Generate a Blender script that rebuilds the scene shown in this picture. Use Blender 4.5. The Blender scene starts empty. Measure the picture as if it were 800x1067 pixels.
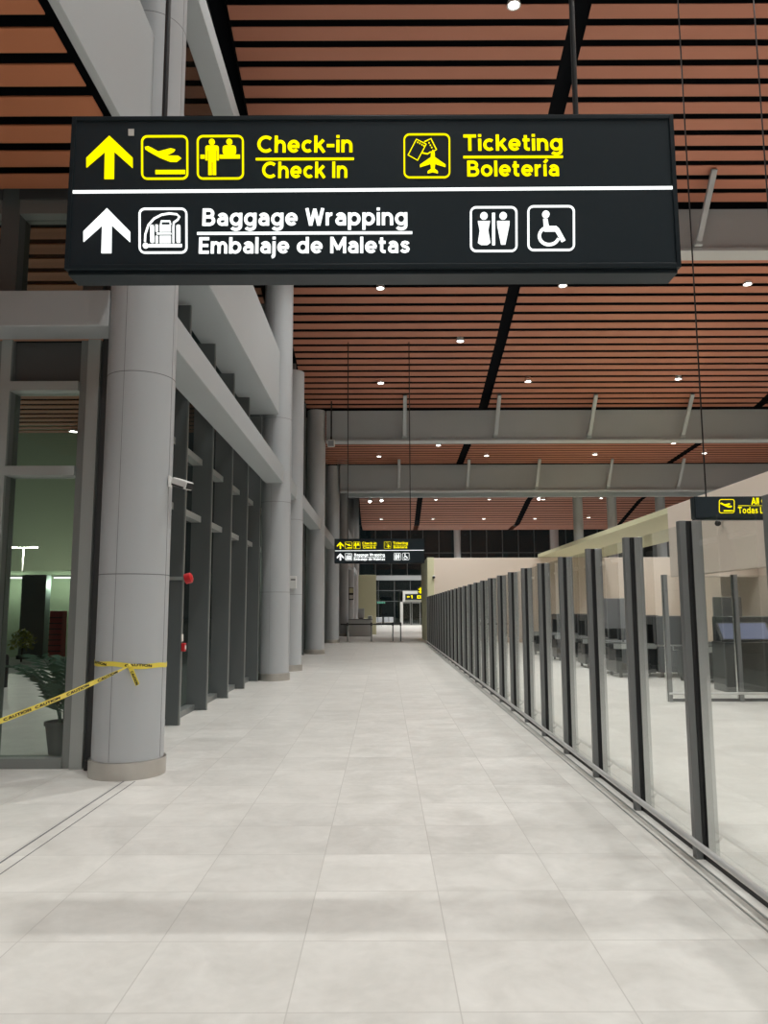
import bpy, bmesh, math, random
from mathutils import Vector, Matrix
random.seed(7)
PI = math.pi
C = bpy.context.scene.collection
F = 800.0
PITCH = math.atan(101.5 / F)
CP, SP = math.cos(PITCH), math.sin(PITCH)
H = 1.6

def at(u, v, Y):
    """the point at depth Y that is seen at photo position (u, v)"""
    x = (u - 400) / F
    y = (533.5 - v) / F
    dy = CP - y * SP
    dz = SP + y * CP
    t = Y / dy
    return Vector((x * t, Y, H + dz * t))

# ------------------------------------------------------------------ materials
MATS = {}
def mat(name, col, rough=0.5, metal=0.0, emit=0.0, spec=0.5, noise=0.0, nscale=4.0, bump=0.0):
    m = bpy.data.materials.new(name)
    m.use_nodes = True
    nt = m.node_tree
    b = nt.nodes['Principled BSDF']
    b.inputs['Base Color'].default_value = (*col, 1)
    b.inputs['Roughness'].default_value = rough
    b.inputs['Metallic'].default_value = metal
    b.inputs['Specular IOR Level'].default_value = spec
    if emit:
        b.inputs['Emission Color'].default_value = (*col, 1)
        b.inputs['Emission Strength'].default_value = emit
    if noise or bump:
        tc = nt.nodes.new('ShaderNodeTexCoord')
        n = nt.nodes.new('ShaderNodeTexNoise')
        n.inputs['Scale'].default_value = nscale
        n.inputs['Detail'].default_value = 5
        nt.links.new(tc.outputs['Object'], n.inputs['Vector'])
        if noise:
            mr = nt.nodes.new('ShaderNodeMapRange')
            mr.inputs[3].default_value = 1 - noise
            mr.inputs[4].default_value = 1 + noise
            nt.links.new(n.outputs['Fac'], mr.inputs[0])
            vm = nt.nodes.new('ShaderNodeVectorMath')
            vm.operation = 'SCALE'
            vm.inputs[0].default_value = col
            nt.links.new(mr.outputs[0], vm.inputs['Scale'])
            nt.links.new(vm.outputs[0], b.inputs['Base Color'])
        if bump:
            bp = nt.nodes.new('ShaderNodeBump')
            bp.inputs['Strength'].default_value = bump
            bp.inputs['Distance'].default_value = 0.01
            nt.links.new(n.outputs['Fac'], bp.inputs['Height'])
            nt.links.new(bp.outputs[0], b.inputs['Normal'])
    MATS[name] = m
    return m

def glass_mat(name, tint, ior=1.5, gloss=(0.9, 0.95, 0.92)):
    m = bpy.data.materials.new(name)
    m.use_nodes = True
    nt = m.node_tree
    nt.nodes.remove(nt.nodes['Principled BSDF'])
    out = nt.nodes['Material Output']
    tr = nt.nodes.new('ShaderNodeBsdfTransparent')
    tr.inputs[0].default_value = (*tint, 1)
    gl = nt.nodes.new('ShaderNodeBsdfGlossy')
    gl.inputs['Color'].default_value = (*gloss, 1)
    gl.inputs['Roughness'].default_value = 0.01
    fr = nt.nodes.new('ShaderNodeFresnel')
    fr.inputs['IOR'].default_value = ior
    mx = nt.nodes.new('ShaderNodeMixShader')
    geo = nt.nodes.new('ShaderNodeNewGeometry')          # only the outer faces of a pane mirror; its inner faces let light out
    sub = nt.nodes.new('ShaderNodeMath'); sub.operation = 'SUBTRACT'; sub.inputs[0].default_value = 1.0
    nt.links.new(geo.outputs['Backfacing'], sub.inputs[1])
    mul = nt.nodes.new('ShaderNodeMath'); mul.operation = 'MULTIPLY'
    nt.links.new(fr.outputs[0], mul.inputs[0]); nt.links.new(sub.outputs[0], mul.inputs[1])
    tm = nt.nodes.new('ShaderNodeMix'); tm.data_type = 'RGBA'
    nt.links.new(geo.outputs['Backfacing'], tm.inputs[0]); tm.inputs[6].default_value = (*tint, 1); tm.inputs[7].default_value = (1, 1, 1, 1)
    nt.links.new(tm.outputs[2], tr.inputs[0])
    nt.links.new(mul.outputs[0], mx.inputs[0])
    nt.links.new(tr.outputs[0], mx.inputs[1])
    nt.links.new(gl.outputs[0], mx.inputs[2])
    nt.links.new(mx.outputs[0], out.inputs['Surface'])
    MATS[name] = m
    return m

def emit_mat(name, col, strength, sample='NONE'):
    m = bpy.data.materials.new(name)
    m.use_nodes = True
    nt = m.node_tree
    nt.nodes.remove(nt.nodes['Principled BSDF'])
    e = nt.nodes.new('ShaderNodeEmission')
    e.inputs[0].default_value = (*col, 1)
    e.inputs[1].default_value = strength
    nt.links.new(e.outputs[0], nt.nodes['Material Output'].inputs['Surface'])
    m.cycles.emission_sampling = sample
    MATS[name] = m
    return m

def floor_mat():
    m = bpy.data.materials.new('floor_tiles')
    m.use_nodes = True
    nt = m.node_tree
    b = nt.nodes['Principled BSDF']
    N, L = nt.nodes.new, nt.links.new
    tc = N('ShaderNodeTexCoord')
    sep = N('ShaderNodeSeparateXYZ')
    L(tc.outputs['Object'], sep.inputs[0])
    def math_(op, a, bb=None):
        n = N('ShaderNodeMath'); n.operation = op
        for i, v in enumerate((a, bb)):
            if v is None: continue
            if isinstance(v, (int, float)): n.inputs[i].default_value = v
            else: L(v, n.inputs[i])
        return n.outputs[0]
    ux = math_('DIVIDE', math_('SUBTRACT', sep.outputs[0], 0.3), 0.697)
    uy = math_('DIVIDE', math_('SUBTRACT', sep.outputs[1], 3.3), 0.668)
    fx, fy = math_('FRACT', ux), math_('FRACT', uy)
    dx = math_('MINIMUM', fx, math_('SUBTRACT', 1.0, fx))
    dy = math_('MINIMUM', fy, math_('SUBTRACT', 1.0, fy))
    joint = math_('LESS_THAN', math_('MINIMUM', dx, dy), 0.004)
    comb = N('ShaderNodeCombineXYZ')
    L(math_('FLOOR', ux), comb.inputs[0]); L(math_('FLOOR', uy), comb.inputs[1])
    wn = N('ShaderNodeTexWhiteNoise'); L(comb.outputs[0], wn.inputs['Vector'])
    # stone clouding, shifted per tile
    off = N('ShaderNodeVectorMath'); off.operation = 'MULTIPLY_ADD'
    L(wn.outputs['Color'], off.inputs[0]); off.inputs[1].default_value = (9, 9, 9); L(tc.outputs['Object'], off.inputs[2])
    n1 = N('ShaderNodeTexNoise'); n1.inputs['Scale'].default_value = 2.6; n1.inputs['Detail'].default_value = 9
    n1.inputs['Roughness'].default_value = 0.62; n1.inputs['Distortion'].default_value = 0.6
    L(off.outputs[0], n1.inputs['Vector'])
    n2 = N('ShaderNodeTexNoise'); n2.inputs['Scale'].default_value = 16; n2.inputs['Detail'].default_value = 4
    L(tc.outputs['Object'], n2.inputs['Vector'])
    cr = N('ShaderNodeValToRGB')
    e = cr.color_ramp.elements
    e[0].position = 0.22; e[0].color = (0.53, 0.512, 0.475, 1)
    e[1].position = 0.78; e[1].color = (0.715, 0.698, 0.66, 1)
    L(n1.outputs['Fac'], cr.inputs[0])
    k = math_('ADD', math_('MULTIPLY', wn.outputs['Value'], 0.07), 0.94)
    k = math_('ADD', k, math_('MULTIPLY', math_('SUBTRACT', n2.outputs['Fac'], 0.5), 0.13))
    sc = N('ShaderNodeVectorMath'); sc.operation = 'SCALE'
    L(cr.outputs[0], sc.inputs[0]); L(k, sc.inputs['Scale'])
    mx = N('ShaderNodeMix'); mx.data_type = 'RGBA'
    L(joint, mx.inputs[0]); L(sc.outputs[0], mx.inputs[6]); mx.inputs[7].default_value = (0.47, 0.45, 0.42, 1)
    L(mx.outputs[2], b.inputs['Base Color'])
    mr = N('ShaderNodeMapRange'); mr.inputs[3].default_value = 0.28; mr.inputs[4].default_value = 0.48
    L(n1.outputs['Fac'], mr.inputs[0]); L(mr.outputs[0], b.inputs['Roughness'])
    b.inputs['Specular IOR Level'].default_value = 0.4
    MATS['floor'] = m
    return m

floor_mat()
mat('column', (0.48, 0.50, 0.515), 0.38, noise=0.03, nscale=1.2)
mat('column_joint', (0.16, 0.16, 0.165), 0.6)
mat('beam', (0.46, 0.485, 0.495), 0.5, noise=0.03, nscale=0.8)
mat('girder', (0.43, 0.47, 0.485), 0.55, noise=0.04, nscale=0.8)
mat('brace', (0.43, 0.46, 0.47), 0.45)
mat('fin', (0.118, 0.13, 0.13), 0.42, noise=0.04, nscale=1.0)
mat('alu', (0.26, 0.275, 0.265), 0.4, 0.4)
mat('alu_light', (0.44, 0.465, 0.45), 0.38, 0.3)
mat('rail_steel', (0.60, 0.60, 0.59), 0.28, 0.35)
mat('dark_panel', (0.07, 0.07, 0.07), 0.5)
mat('spandrel', (0.085, 0.085, 0.083), 0.4)
mat('slat', (0.475, 0.19, 0.118), 0.55, noise=0.05, nscale=0.7)
mat('slat_low', (0.52, 0.185, 0.085), 0.55, noise=0.05, nscale=0.7)
mat('slat_out', (0.50, 0.19, 0.095), 0.55, noise=0.05, nscale=0.7)
mat('void', (0.008, 0.009, 0.011), 0.9, spec=0.05)
mat('steel', (0.60, 0.575, 0.54), 0.36, 1.0, noise=0.12, nscale=6)
mat('steel_dark', (0.22, 0.22, 0.22), 0.3, 1.0)
mat('sign_black', (0.012, 0.019, 0.024), 0.4, spec=0.25)
mat('sign_face', (0.014, 0.024, 0.031), 0.3, spec=0.5)
mat('post', (0.20, 0.205, 0.205), 0.4, 0.25)
mat('post_rear', (0.66, 0.67, 0.66), 0.24, 1.0)
mat('gasket', (0.008, 0.008, 0.009), 0.6)
mat('cream', (0.66, 0.64, 0.42), 0.6, noise=0.02)
mat('cream_pink_lit', (0.74, 0.635, 0.54), 0.6, noise=0.02, nscale=0.5)  # cream walls, with the pinkish cast of the lighting put into the colour
mat('equip_black', (0.018, 0.019, 0.021), 0.38)
mat('equip_grey', (0.055, 0.058, 0.062), 0.4)
mat('equip_light', (0.25, 0.26, 0.27), 0.4)
mat('screen_blue', (0.20, 0.23, 0.36), 0.15)
mat('belt_black', (0.012, 0.012, 0.013), 0.7)
mat('white_plastic', (0.78, 0.78, 0.76), 0.35)
mat('black_plastic', (0.015, 0.015, 0.016), 0.35)
mat('red', (0.62, 0.025, 0.03), 0.35)
mat('tape', (0.90, 0.74, 0.10), 0.35)
mat('tape_ink', (0.03, 0.025, 0.015), 0.5)
mat('sticker', (0.75, 0.72, 0.66), 0.5)
mat('red_box', (0.52, 0.10, 0.09), 0.5)
mat('pillar_grey', (0.20, 0.25, 0.24), 0.5)
mat('shrub_leaf', (0.30, 0.36, 0.06), 0.5, noise=0.2, nscale=9)
mat('leaf', (0.09, 0.17, 0.115), 0.45, noise=0.2, nscale=9)
mat('pot', (0.16, 0.165, 0.165), 0.6)
mat('soil', (0.05, 0.035, 0.025), 0.9)
mat('pavement', (0.20, 0.20, 0.19), 0.6, noise=0.10, nscale=1.5)
mat('green_wall', (0.34, 0.42, 0.30), 0.7, noise=0.03)
mat('asphalt', (0.06, 0.06, 0.06), 0.8, noise=0.1)
mat('portal', (0.60, 0.61, 0.58), 0.45)
mat('counter', (0.60, 0.615, 0.615), 0.4)
mat('wall_plain', (0.40, 0.40, 0.40), 0.6)
mat('seat', (0.42, 0.44, 0.46), 0.4)
glass_mat('glass_fence', (0.89, 0.905, 0.895), 1.8)
glass_mat('glass_facade', (0.30, 0.36, 0.34), 1.55)
glass_mat('glass_left', (0.66, 0.70, 0.66), 1.6)
glass_mat('glass_far', (0.50, 0.62, 0.58), 1.6)
emit_mat('lamp_lens', (1.0, 0.97, 0.92), 22)
emit_mat('sign_yellow', (1.0, 0.86, 0.0), 1.35)
emit_mat('sign_white', (0.96, 1.0, 0.98), 1.6)
emit_mat('street_lens', (1.0, 0.96, 0.85), 14)
emit_mat('far_green', (0.35, 0.9, 0.65), 0.8)
emit_mat('tube_lens', (0.95, 1.0, 0.95), 3.0)

# ------------------------------------------------------------------ mesh helpers
class MB:
    def __init__(self):
        self.bm = bmesh.new()
    def box(self, x0, x1, y0, y1, z0, z1, M=None):
        vs = [Vector((x, y, z)) for x in (x0, x1) for y in (y0, y1) for z in (z0, z1)]
        if M is not None:
            vs = [M @ v for v in vs]
        v = [self.bm.verts.new(p) for p in vs]
        for f in ((0, 1, 3, 2), (4, 6, 7, 5), (0, 4, 5, 1), (2, 3, 7, 6), (0, 2, 6, 4), (1, 5, 7, 3)):
            self.bm.faces.new([v[i] for i in f])
        return self
    def bar(self, a, b, w, d=None, up=Vector((0, 0, 1))):
        """square bar from a to b"""
        a, b = Vector(a), Vector(b)
        d = w if d is None else d
        z = (b - a).normalized()
        if abs(z.dot(up)) > 0.99: up = Vector((0, 1, 0))
        x = z.cross(up).normalized(); y = x.cross(z)
        M = Matrix.Translation(a) @ Matrix((x, y, z)).transposed().to_4x4()
        return self.box(-w / 2, w / 2, -d / 2, d / 2, 0, (b - a).length, M)
    def tube(self, pts, r, seg=12, cap=True):
        pts = [Vector(p) for p in pts]
        rs = r if isinstance(r, (list, tuple)) else [r] * len(pts)
        rings = []
        prev = None
        for i, p in enumerate(pts):
            if i == 0: t = pts[1] - p
            elif i == len(pts) - 1: t = p - pts[i - 1]
            else: t = (pts[i + 1] - pts[i - 1])
            t.normalize()
            ref = prev if prev is not None else (Vector((1, 0, 0)) if abs(t.x) < 0.9 else Vector((0, 1, 0)))
            x = (ref - t * ref.dot(t)).normalized(); prev = x
            y = t.cross(x)
            rings.append([self.bm.verts.new(p + (x * math.cos(a) + y * math.sin(a)) * rs[i])
                          for a in (2 * PI * k / seg for k in range(seg))])
        for i in range(len(rings) - 1):
            for k in range(seg):
                f = self.bm.faces.new((rings[i][k], rings[i][(k + 1) % seg], rings[i + 1][(k + 1) % seg], rings[i + 1][k]))
                f.smooth = True
        if cap:
            self.bm.faces.new(rings[0][::-1]); self.bm.faces.new(rings[-1])
        return self
    def lathe(self, prof, c=(0, 0, 0), seg=40, axis='Z'):
        """profile of (r, z) turned about a vertical axis"""
        c = Vector(c)
        rings = []
        for r, z in prof:
            if r < 1e-6:
                rings.append([self.bm.verts.new(c + Vector((0, 0, z)))])
            else:
                rings.append([self.bm.verts.new(c + Vector((r * math.cos(2 * PI * k / seg), r * math.sin(2 * PI * k / seg), z))) for k in range(seg)])
        for a, b in zip(rings, rings[1:]):
            for k in range(seg):
                q = [a[k % len(a)], a[(k + 1) % len(a)], b[(k + 1) % len(b)], b[k % len(b)]]
                q = list(dict.fromkeys(q))
                if len(q) >= 3:
                    f = self.bm.faces.new(q); f.smooth = True
        for rg, rev in ((rings[0], True), (rings[-1], False)):
            if len(rg) > 1:
                self.bm.faces.new(rg[::-1] if rev else rg)
        return self
    def sphere(self, c, r, seg=16):
        prof = [(r * math.sin(PI * i / 10), -r * math.cos(PI * i / 10)) for i in range(11)]
        prof[0] = (0, -r); prof[-1] = (0, r)
        return self.lathe(prof, c, seg)
    def plate(self, poly, y0, y1):
        """polygon in x,z extruded from y0 (front) to y1"""
        a = [self.bm.verts.new((p[0], y0, p[1])) for p in poly]
        b = [self.bm.verts.new((p[0], y1, p[1])) for p in poly]
        self.bm.faces.new(a); self.bm.faces.new(b[::-1])
        n = len(a)
        for i in range(n):
            self.bm.faces.new((a[i], b[i], b[(i + 1) % n], a[(i + 1) % n]))
        return self
    def quad(self, *p):
        self.bm.faces.new([self.bm.verts.new(q) for q in p]); return self
    def build(self, name, m, parent=None, bevel=0.0, seg=2, loc=None):
        bmesh.ops.recalc_face_normals(self.bm, faces=self.bm.faces)
        me = bpy.data.meshes.new(name)
        self.bm.to_mesh(me); self.bm.free()
        if any(p.use_smooth for p in me.polygons): me.set_sharp_from_angle(angle=math.radians(35))
        o = bpy.data.objects.new(name, me)
        C.objects.link(o)
        me.materials.append(MATS[m] if isinstance(m, str) else m)
        if parent is not None: o.parent = parent
        if loc is not None: o.location = loc
        if bevel:
            md = o.modifiers.new('bevel', 'BEVEL'); md.width = bevel; md.segments = seg; md.limit_method = 'ANGLE'
        return o

def tag(o, label, cat, group=None, kind=None):
    o['label'] = label; o['category'] = cat
    if group: o['group'] = group
    if kind: o['kind'] = kind
    return o

def thing(name, label, cat, loc=(0, 0, 0), rz=0, group=None):
    o = bpy.data.objects.new(name, None)
    C.objects.link(o)
    o.location = loc; o.rotation_euler = (0, 0, rz)
    o.empty_display_size = 0.2
    return tag(o, label, cat, group, 'thing')

def struct(o):
    o['kind'] = 'structure'
    return o

def sroot(name, loc=(0, 0, 0)):
    o = bpy.data.objects.new(name, None)
    C.objects.link(o); o.location = loc
    return struct(o)

def copy_tree(o, parent=None):
    c = o.copy(); C.objects.link(c)
    if parent is not None: c.parent = parent
    for ch in list(o.children):
        copy_tree(ch, c)
    return c

def lamp(name, kind, loc, power, col=(1, 1, 1), parent=None, size=0.1, angle=150, blend=0.5):
    l = bpy.data.lights.new(name, kind)
    l.energy = power; l.color = col
    if kind == 'SPOT':
        l.spot_size = math.radians(angle); l.spot_blend = blend; l.shadow_soft_size = size
    else:
        l.shadow_soft_size = size
    o = bpy.data.objects.new(name, l); C.objects.link(o)
    o.location = loc
    if parent is not None: o.parent = parent
    return o

ORD = ['first', 'second', 'third', 'fourth', 'fifth', 'sixth', 'seventh', 'eighth', 'ninth', 'tenth']

# ------------------------------------------------------------------ ceiling profile
PROF = [(-8, 14.6), (9, 13.75), (13.1, 12.8), (18, 11.5), (23.3, 10.1), (28, 9.14), (33, 8.95), (37.4, 8.72), (42, 8.65),
        (46.8, 8.2), (51, 7.2), (54, 7.15), (58, 7.6), (80.2, 10.35)]
def zc(Y):
    for (a, za), (b, zb) in zip(PROF, PROF[1:]):
        if Y <= b:
            return za + (zb - za) * (Y - a) / (b - a)
    return PROF[-1][1]

def slat_bay(y0, y1, segs, name, pitch=0.41, w=0.27, zf=zc, m='slat'):
    b = MB()
    Y = y0 + 0.05
    while Y + w < y1:
        za, zb = zf(Y), zf(Y + w)
        for xa, xb in segs:
            v = [(xa, Y, za), (xb, Y, za), (xb, Y + w, zb), (xa, Y + w, zb)]
            up = Vector((0, 0, 0.014))
            lo = [b.bm.verts.new(p) for p in v]
            hi = [b.bm.verts.new(Vector(p) + up) for p in v]
            b.bm.faces.new(lo); b.bm.faces.new(hi[::-1])
            for i in range(4):
                b.bm.faces.new((lo[i], hi[i], hi[(i + 1) % 4], lo[(i + 1) % 4]))
        Y += pitch
    return struct(b.build(name, m))

XR = 27.0
SEG_A = [(-2.9, 3.57), (3.92, 13.93), (14.27, XR)]
slat_bay(-7.5, 17.95, SEG_A, 'ceiling')
slat_bay(18.45, 28.28, SEG_A, 'ceiling')
slat_bay(28.75, 37.38, SEG_A, 'ceiling')
slat_bay(37.9, 54, [(-1.5, 2.02), (2.36, 8.7), (9.06, 15.6), (15.9, XR)], 'ceiling')
slat_bay(54, 79.9, [(-1.5, XR)], 'ceiling')
b = MB()
ys = [p[0] for p in PROF]
for a, c in zip(ys, ys[1:]):
    xl = -3.4 if c < 38 else -1.5
    b.quad((xl, a, zc(a) + 0.3), (XR, a, zc(a) + 0.3), (XR, c, zc(c) + 0.3), (xl, c, zc(c) + 0.3))
b.quad((-3.4, 37.4, 11.5), (-1.5, 37.4, 11.5), (-1.5, 80.2, 11.5), (-3.4, 80.2, 11.5))
struct(b.build('ceiling', 'void'))
# dark hangers edge along the left side of the slats
b = MB()
for a, c in zip(ys, ys[1:]):
    if c > 38:
        b.quad((-1.52, a, zc(a) - 0.02), (-1.52, c, zc(c) - 0.02), (-1.52, c, 11.5), (-1.52, a, 11.5)); continue
    b.quad((-2.93, a, zc(a) - 0.02), (-2.93, c, zc(c) - 0.02), (-2.93, c, zc(c) + 0.3), (-2.93, a, zc(a) + 0.3))
struct(b.build('trim_1', 'void'))

# low ceiling over the near left area and outdoor soffit
slat_bay(-6, 8.12, [(-9.5, -2.6)], 'ceiling', zf=lambda Y: 6.16, m='slat_low')
struct(MB().quad((-9.5, -6, 6.4), (-2.53, -6, 6.4), (-2.53, 8.2, 6.4), (-9.5, 8.2, 6.4)).build('ceiling', 'void'))
slat_bay(8.45, 20, [(-13, -3.5)], 'ceiling', zf=lambda Y: 6.25, m='slat_out')
struct(MB().quad((-13, 8.4, 6.5), (-3.5, 8.4, 6.5), (-3.5, 20, 6.5), (-13, 20, 6.5)).build('ceiling', 'void'))

# ------------------------------------------------------------------ floor, outer walls
struct(MB().box(-9.6, XR, -8, 80.2, -0.15, 0).build('floor', 'floor'))
b = MB(); b.box(-80, -9.6, -8, 140, -0.2, -0.03); b.box(-9.6, -3.32, 8.36, 140, -0.2, -0.001); b.box(-3.32, 60, 80.2, 140, -0.2, -0.03)
struct(b.build('ground', 'pavement'))
struct(MB().box(-9.8, -9.6, -8, 8.2, 0, 6.5).build('wall_left', 'wall_plain'))
struct(MB().box(-9.8, XR, -8.2, -8, 0, 15).build('wall_back', 'wall_plain'))
struct(MB().box(XR, XR + 0.2, -8, 80.2, 0, 15).build('wall_right', 'dark_panel'))
# floor expansion joint on the left, metal threshold strip along the glass fence
b = MB(); b.box(-2.47, -2.455, -6, 7.55, 0, 0.0015); b.box(-2.36, -2.352, -6, 7.5, 0, 0.0015)
struct(b.build('trim_2', 'column_joint'))
b = MB(); b.box(1.90, 1.912, 2.4, 36.9, 0, 0.0015); b.box(1.975, 1.99, 2.4, 36.9, 0, 0.0015)
struct(b.build('trim_3', 'alu'))

# ------------------------------------------------------------------ columns
def column(x, Y, top_, label, name='round_column', r=0.344, joints=()):
    top = top_ if (x < 0 and Y > 38) else min(top_, zc(Y + 0.4) - 0.03, zc(Y - 0.4) - 0.03)
    t = thing(name, label, 'column', (x, Y, 0), 0, 'round grey columns')
    MB().lathe([(r, 0.02), (r, top)], seg=56).build('shaft', 'column', t)
    MB().lathe([(r + 0.002, 0), (r + 0.025, 0), (r + 0.025, 0.16), (r + 0.002, 0.165)], seg=56).build('base_collar', 'steel', t)
    if joints:
        b = MB()
        for z in joints:
            b.lathe([(r + 0.0006, z), (r + 0.0012, z + 0.002), (r + 0.0012, z + 0.006), (r + 0.0006, z + 0.008)], seg=56)
        for a in (-1.78, -0.2, 1.3):
            cx, cy = r * math.cos(a), r * math.sin(a)
            b.box(cx - 0.002, cx + 0.002, cy - 0.0015, cy + 0.0015, 0.17, top - 0.02)
        b.build('panel_joints', 'column_joint', t)
    return t

CX = -2.55
column(CX, 7.86, 13.9, 'large round grey column nearest the camera with yellow tape tied around it', joints=(1.95, 2.02 + 1.98, 6.0, 8.0))
column(CX, 18.02, 11.5, 'second round grey column on the left, at the far end of the big box girder', joints=(2.0, 4.1, 6.1))
column(CX, 20.75, 8.15, 'slimmer-looking third grey column on the left whose flat top ends in open air', joints=(2.0, 4.0))
column(CX, 28.5, 9.3, 'fourth round grey column on the left, rising to the first full-width cross girder')
column(CX, 37.75, 8.9, 'fifth round grey column on the left, just beside the smaller hanging sign')
column(CX, 47.3, 11.4, 'sixth round grey column on the left, behind the belt barrier posts')
column(CX, 57.0, 11.4, 'seventh round grey column on the left, beside the grey service counter')
column(CX, 67.0, 11.4, 'most distant round grey column of the left row')
RLAB = ['slim grey column above the beige wall, nearest to the gates sign',
        'slim grey column above the beige wall, second leftwards from the gates sign',
        'slim grey column above the beige wall, third leftwards from the gates sign',
        'slim grey column above the beige wall, farthest left of the row by the gates sign']
for (x, Y), l in zip(((17.0, 39.3), (14.25, 39.3), (11.75, 39.3), (10.0, 39.3)), RLAB):
    column(x, Y, zc(Y) + 0.1, l, r=0.245)
column(14.8, 66.5, zc(66.5), 'distant grey column behind the beige wall, before the dark far glass')
column(7.5, 78.5, 10.2, 'lone slim grey column in front of the dark glass at the far end')

# ------------------------------------------------------------------ longitudinal beams on the left
def beam(name, label, cat, x0, x1, y0, y1, z0, z1, m='beam', bev=0.012):
    b = MB(); b.box(x0, x1, y0, y1, z0, z1)
    o = b.build(name, m, bevel=bev)
    tag(o, label, cat, None, 'thing')
    return o
bx0, bx1 = CX - 0.21, CX + 0.21
beam('tie_beam', 'square grey beam running from the nearest column to the second column', 'beam', bx0, bx1, 8.19, 17.69, 4.53, 4.92)
beam('tie_beam', 'square grey beam between the slim third column and the fourth column', 'beam', bx0, bx1, 21.08, 28.17, 4.53, 4.92)
beam('tie_beam', 'square grey beam between the fourth and fifth left columns', 'beam', bx0, bx1, 28.83, 37.42, 4.53, 4.92)
beam('tie_beam', 'square grey beam between the fifth and sixth left columns', 'beam', bx0, bx1, 38.08, 46.97, 4.53, 4.92)
beam('tie_beam', 'square grey beam between the sixth and seventh left columns', 'beam', bx0, bx1, 47.63, 56.67, 4.53, 4.92)
beam('tie_beam', 'short square grey beam stub between the second column and slim third column', 'beam', bx0, bx1, 18.35, 20.42, 4.53, 4.92)
beam('tie_beam', 'square grey beam between the seventh and most distant left columns', 'beam', bx0, bx1, 57.33, 66.67, 4.53, 4.92)
beam('tie_beam', 'upper grey beam between the sixth and seventh left columns, above the lower one', 'beam', bx0, bx1, 47.63, 56.67, 6.5, 6.9)
beam('tie_beam', 'grey beam running left from the nearest column above the glass entrance wall', 'beam', -9.5, CX - 0.3, 7.66, 8.06, 4.53, 4.92)
beam('box_girder', 'deep pale box girder high between the nearest column and the second column', 'girder', -3.15, -2.46, 8.40, 17.65, 6.16, 7.70)
beam('fascia_girder', 'deep pale fascia girder at top left, before the nearest column, edging the low slats', 'girder', -2.52, -2.44, -6, 7.52, 6.16, 7.70, bev=0.006)
beam('edge_beam', 'flat grey beam high at upper left, behind the sign and right of nearest column', 'beam', CX - 0.22, CX + 0.12, 8.23, 17.65, 9.6, 9.95)

# ------------------------------------------------------------------ roof cross girders with braces
def cross_girder(Y, z0, z1, label, order):
    t = thing('roof_girder', label, 'girder', (0, Y, z0), 0, 'cross girders under the slatted roof')
    xa = CX + 0.38
    MB().box(xa, XR - 0.02, 0, 0.36, 0.08, z1 - z0).build('web', 'girder', t, bevel=0.01)
    MB().box(xa, XR - 0.02, -0.09, 0.45, 0, 0.08).build('bottom_flange', 'beam', t, bevel=0.008)
    return t
cross_girder(18.05, 10.34, 11.48, 'nearest roof cross girder, seen right of the big hanging sign', 0)
cross_girder(28.32, 7.86, 9.06, 'second roof cross girder, the upper of two spanning behind the smaller sign', 1)
g3 = cross_girder(37.42, 7.36, 8.70, 'third roof cross girder, the lower one just above the smaller sign', 2)

MB().box(-1.85, XR - 0.02, 0.75, 1.05, -0.16, 0.5).build('service_tray', 'girder', g3, bevel=0.01)

def brace(X, Y, z0, label, L=1.25, gap=0.0):
    t = thing('girder_brace', label, 'brace', (X, Y, z0), 0, 'slanted braces on the roof girders')
    ztop = zc(Y - L) - z0 - 0.03
    a = Vector((0, -0.17, 0.12)); c = Vector((0, -L, ztop))
    MB().bar(a, c, 0.13, 0.10).build('strut', 'brace', t, bevel=0.008)
    MB().box(-0.09, 0.09, -0.22, -0.095, 0.02, 0.16).build('foot_plate', 'girder', t)
    return t
for j, X in enumerate((0.78, 4.2, 7.7, 11.2, 14.6)):
    brace(X, 28.32, 7.94, f'slanted grey brace on the second roof girder, {ORD[j]} from its left end')
for j, X in enumerate((0.74, 4.1, 7.5, 11.0, 14.45)):
    brace(X, 37.42, 7.44, f'slanted grey brace on the third roof girder, {ORD[j]} from its left end', 1.1)
brace(7.75, 18.05, 10.42, 'slanted grey brace on the nearest roof girder, right of the big sign', 1.25)
brace(4.3, 18.05, 10.42, 'slanted grey brace on the nearest roof girder, hidden mostly by the big sign', 1.25)

# ------------------------------------------------------------------ left facade along the corridor: glass, fins, transoms
w = sroot('window_1')
MB().box(-3.22, -3.20, 8.5, 80, 0.06, 11.5).build('pane', 'glass_facade', w)
fin_y = [9.35 + 1.672 * k for k in range(6)] + [19.4, 21.05] + [22.7 + 1.65 * k for k in range(34)]
fm = None
for Y in fin_y:
    top = 6.12 if Y < 18.3 else 12.5 if Y < 19 else min(zc(Y) - 0.05, 9.6)
    b = MB(); b.box(-3.20, -2.885, Y - 0.028, Y + 0.028, 0.005, top); b.build('mullion', 'fin', w)
    MB().box(-2.886, -2.868, Y - 0.03, Y + 0.03, 0.005, top).build('mullion_nose', 'alu', w)
for z in (3.09, 4.05, 5.6, 7.2):
    MB().box(-3.20, -3.04, 8.5, 38, z - 0.05, z + 0.05).build('transom', 'alu_light', w)
MB().box(-3.24, -3.06, 8.5, 79.8, 0.0, 0.09).build('sill', 'alu', w)
b = MB()
for Y in fin_y[:8]:
    b.lathe([(0.03, 0), (0.03, 0.03), (0.0, 0.04)], (-3.02, Y + 0.2, 0.0), 12)
b.build('floor_bolts', 'steel_dark', w)
struct(MB().box(-3.5, -3.3, 8.5, 80, 8.8, 14).build('wall_facade', 'dark_panel'))

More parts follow.
